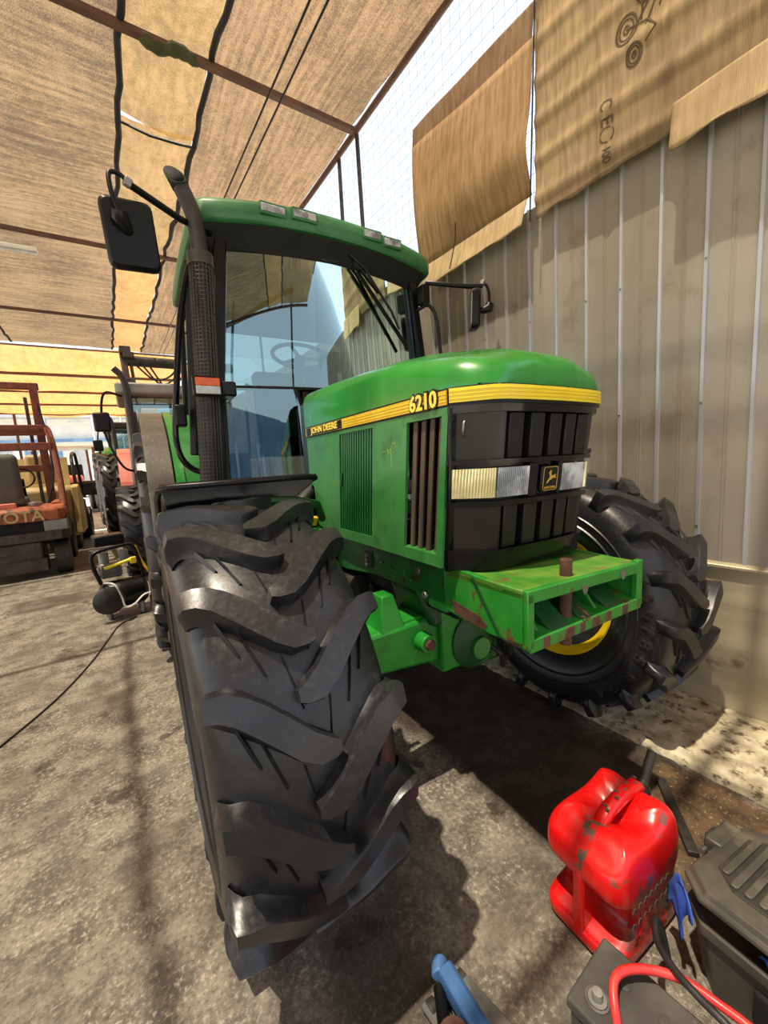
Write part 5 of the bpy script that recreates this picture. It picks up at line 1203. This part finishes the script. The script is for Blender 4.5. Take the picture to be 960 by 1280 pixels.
# ------------------------------------------------------------------ parked tractors behind the green one
def parked(name, loc, rz, label, Rr, Rf, body, cabm, wide=1.9, wb=2.4, mast=False):
    T2 = empty(name, loc, (0, 0, rz)); tag(T2, label, 'tractor')
    B = lambda g, n, m, **k: g.build(n, m, T2, **k)
    tr1 = {}
    for sgn in (-1, 1):
        for nm, Rw, W_, y in (('front_wheel', Rf, .40, 0), ('rear_wheel', Rr, .46, wb)):
            if nm not in tr1:
                o = tyre_geo(Rw, W_, 18, 20, Rw*.5, hi=False).build(nm, 'tyre', T2, smooth=42); tr1[nm] = o
                dsc = G(); dsc.lathe([(-.1, Rw*.5), (-.02, Rw*.42), (-.02, .0)], 28); dsc.lathe([(.1, Rw*.5), (.02, Rw*.42), (.02, .0)], 28); dsc.build('rim', 'rim_yellow' if body == 'green' else 'grey', o, smooth=40)
            else: o = copytree(tr1[nm], T2)
            o.location = (sgn*(wide-W_)/2, y, Rw*.98)
    g = G(); g.loft([[(-.34, y, .9), (.34, y, .9), (.36, y, z-.12), (.25, y, z), (-.25, y, z), (-.36, y, z-.12)] for y, z in ((-.75, 1.45), (-.5, 1.62), (.9, 1.78))]); B(g, 'hood', body, bevel=.03)
    g = G(); g.b2(-.28, .28, -.78, -.72, .95, 1.4); B(g, 'grille', 'dark_void')
    for sgn in (-1, 1):
        g = G(); g.b2(sgn*.32, sgn*.16, -.80, -.76, 1.2, 1.32); B(g, 'headlight', 'clear_lens', bevel=.01)
    g = G(); g.b2(-.3, .3, -.6, wb+.3, .5, .95); B(g, 'chassis', 'dark_metal', bevel=.03)
    g = G(); g.b2(-wide/2+.2, wide/2-.2, -.08, .08, Rf-.1, Rf+.08); B(g, 'front_axle', 'dark_metal', bevel=.02)
    for sgn in (-1, 1):
        for y in (1.0, wb-.1):
            g = G(); g.bar((sgn*.68, y, 1.1), (sgn*.62, y+.03, 2.75), .07, .07); B(g, 'cab_pillar', cabm)
        g = G(); rings = []
        for i in range(11):
            a = R(10+13*i); rings.append([(sgn*x, wb-(Rr+.1)*cos(a), Rr+(Rr+.1)*sin(a)+k) for x, k in ((.5, 0), (.9, 0), (.9, .02), (.5, .02))])
        g.loft(rings); B(g, 'rear_fender', body if body != 'green' else 'green')
    g = G(); g.loft([[(x, y, z) for x, y in outline(.78, .85, .12)] for z in (2.74, 2.92)]); g.v = [(x, y+1.65, z) for x, y, z in g.v]; B(g, 'cab_roof', cabm, bevel=.03)
    for nm, q in (('windscreen', [(-.6, 1.02, 2.72), (.6, 1.02, 2.72), (.66, 1.0, 1.3), (-.66, 1.0, 1.3)]), ('rear_glass', [(-.6, wb, 2.72), (.6, wb, 2.72), (.66, wb, 1.6), (-.66, wb, 1.6)])):
        g = G(); g.add(q, [(0, 1, 2, 3)]); B(g, nm, 'glass')
    g = G(); g.b2(-.25, .25, 1.6, 2.0, 1.3, 1.9); B(g, 'seat', 'dark_void', bevel=.06)
    g = G(); g.tube(spline([(-.62, .75, 1.5), (-.62, .75, 2.3), (-.62, .75, 2.75), (-.66, .73, 2.98), (-.76, .70, 3.10)], 5), .05, 10); B(g, 'exhaust_stack', 'pipe_black', smooth=60)
    g = G(); g.tube(spline([(-.62, 1.0, 1.5), (-.82, .9, 1.6), (-.98, .85, 2.05), (-1.0, .85, 2.45), (-.92, .85, 2.75), (-.7, .95, 2.72)], 5), .018, 6); m_ = B(g, 'mirror_arm', 'black', smooth=60)
    g = G(); g.b2(-1.12, -.90, .80, .86, 2.15, 2.45); g.build('mirror_head', 'black', m_, bevel=.03)
    return T2
TA_ = parked('tractor', (1.0, 6.9, 0), R(-2), 'old tractor with tall hydraulic mast parked behind the green tractor', .92, .66, 'pink', 'grey')
ms = empty('mast', (.16, .1, 0), parent=TA_)
g = G(); g.bar((-.70, .6, .7), (-.76, 1.2, 3.55), .09, .12); g.build('mast_rail', 'fork_dark', ms, bevel=.01)
g = G(); g.bar((-.60, .6, .7), (-.66, 1.2, 3.45), .04, .10); g.build('mast_rail', 'fork_dark', ms, bevel=.01)
g = G(); g.cyl((-.75, 1.18, 3.36), (1.0, 1.25, 3.34), .085, 12); g.build('boom', 'dark_metal', ms, smooth=40)
for k, (z, s_) in enumerate(((3.5, .10), (3.42, .08), (3.0, .09), (2.6, .1), (2.2, .08))):
    g = G(); g.box((-.72+.04*(k % 2), 1.05, z), (.16, .14, s_)); g.build('mast_bracket', 'fork_dark', ms, bevel=.01)
for k in range(3):
    g = G(); g.tube(spline([(-.6+.1*k, 1.15, 3.3), (-.35+.1*k, 1.1, 3.05-.08*k), (-.1+.1*k, 1.15, 3.12), (.05+.1*k, 1.2, 3.3)], 5), .016, 6); g.build('hydraulic_hose', 'rubber_hose', ms, smooth=60)
TB_ = parked('tractor', (.92, 12.6, 0), R(3), 'green and dark tractor furthest back in the row along the aisle', 1.12, 1.03, 'green', 'dark_metal', 2.25, 2.7)

# ------------------------------------------------------------------ far yard beyond the roof
fb = empty('far_building', (0, 52, 0)); tag(fb, 'pale hazy building closing the far end of the yard', 'building')
g = G(); g.b2(-22, 14, 0, 4, 0, 7.5); g.build('wall', 'far_white', fb)
g = G(); g.b2(-22.4, 14.4, -1.5, 4.5, 7.5, 8.0); g.build('roof', 'far_grey', fb)
for k in range(12):
    x = -14+1.9*k
    g = G(); g.b2(x, x+.95, -.12, 0, .6, 4.6); g.build('door_panel', 'far_blue' if k % 3 else 'far_grey', fb)
g = G(); g.b2(-20, 12, -.6, -.3, 5.2, 5.5); g.build('gutter', 'far_blue', fb)
random.seed(11)
for k in range(7):
    x = -13+2.6*k; h_ = 1.1+.9*random.random()
    mt_ = random.choice(['far_grey', 'white', 'far_blue', 'grey'])
    c_ = empty('parked_car', (x, 38+4*random.random(), 0), (0, 0, R(random.uniform(-5, 5))))
    tag(c_, ['parked car furthest to the left in the far bright row', 'second parked car from the left in the far row', 'third parked car from the left in the far row', 'fourth parked car in the far row, left of the white canopy', 'parked car in the far row seen behind the white canopy', 'parked car in the far row just beside the parked tractors', 'parked car in the far row hidden behind the parked tractors'][k], 'car', 'parked cars in the far yard')
    g = G(); g.loft([[(x_*w_, y_, z_) for x_, y_ in ((-.8, -2), (.8, -2), (.8, 2), (-.8, 2))] for z_, w_ in ((.3, 1), (.9, 1))]); g.build('body', mt_, c_, bevel=.12)
    g = G(); g.loft([[(x_*w_, y_*w_, z_) for x_, y_ in ((-.75, -1.1), (.75, -1.1), (.75, 1.3), (-.75, 1.3))] for z_, w_ in ((.9, 1), (1.45, .8))]); g.build('cabin', 'black_gloss', c_, bevel=.08)
    for sx in (-.75, .75):
        for sy in (-1.3, 1.3):
            g = G(); g.cyl((sx-.1, sy, .32), (sx+.1, sy, .32), .32, 14); g.build('wheel', 'rubber_hose', c_)
for k, (x, y) in enumerate(((-2.6, 30), (-.4, 31), (-6, 29), (1.2, 34))):
    g = G(); g.cyl((x, y, 0), (x, y, 6.2), .07, 8); g.bar((x-1.2, y, 5.2-.3*k), (x+1.2, y, 5.3-.3*k), .08, .08); tag(g.build('yard_pole', 'far_grey'), ['tall pole nearest the middle of the far yard', 'tall pole just left of the parked tractors in the far yard', 'tall pole at the far left of the yard', 'tall pole hidden close to the parked tractors'][k], 'pole')

# yard in front of the shed, mirrored in the windshield
sh = empty('front_building', (2, -22, 0)); tag(sh, 'blue sheet shed across the yard, seen only as a reflection in the glass', 'building')
g = G(); g.prism([(-16, 0), (3, 0), (3, 4.0), (-6, 7.0), (-16, 4.2)], -3, 0, 'y'); g.build('wall', 'blue_wall', sh)
g = G(); g.b2(-9, -6.5, .0, .1, 0, 3.2); g.build('door', 'far_grey', sh)
for k in range(14):
    g = G(); g.b2(-15.5+1.3*k, -15.35+1.3*k, 0, .08, 0, 4.0); g.build('sheet_rib', 'far_blue', sh)
for x in (-6.5, -2.2, 2.0):
    g = G(); g.cyl((x, -8.5, 0), (x, -8.5, 6.8), .07, 8); g.build('post', 'dark_metal', sh, loc=(-2, 22, 0))
g = G(); g.bar((-8, -8.5, 5.6), (2.2, -8.5, 6.6), .1, .12); g.build('tie_beam', 'dark_metal', sh, loc=(-2, 22, 0))
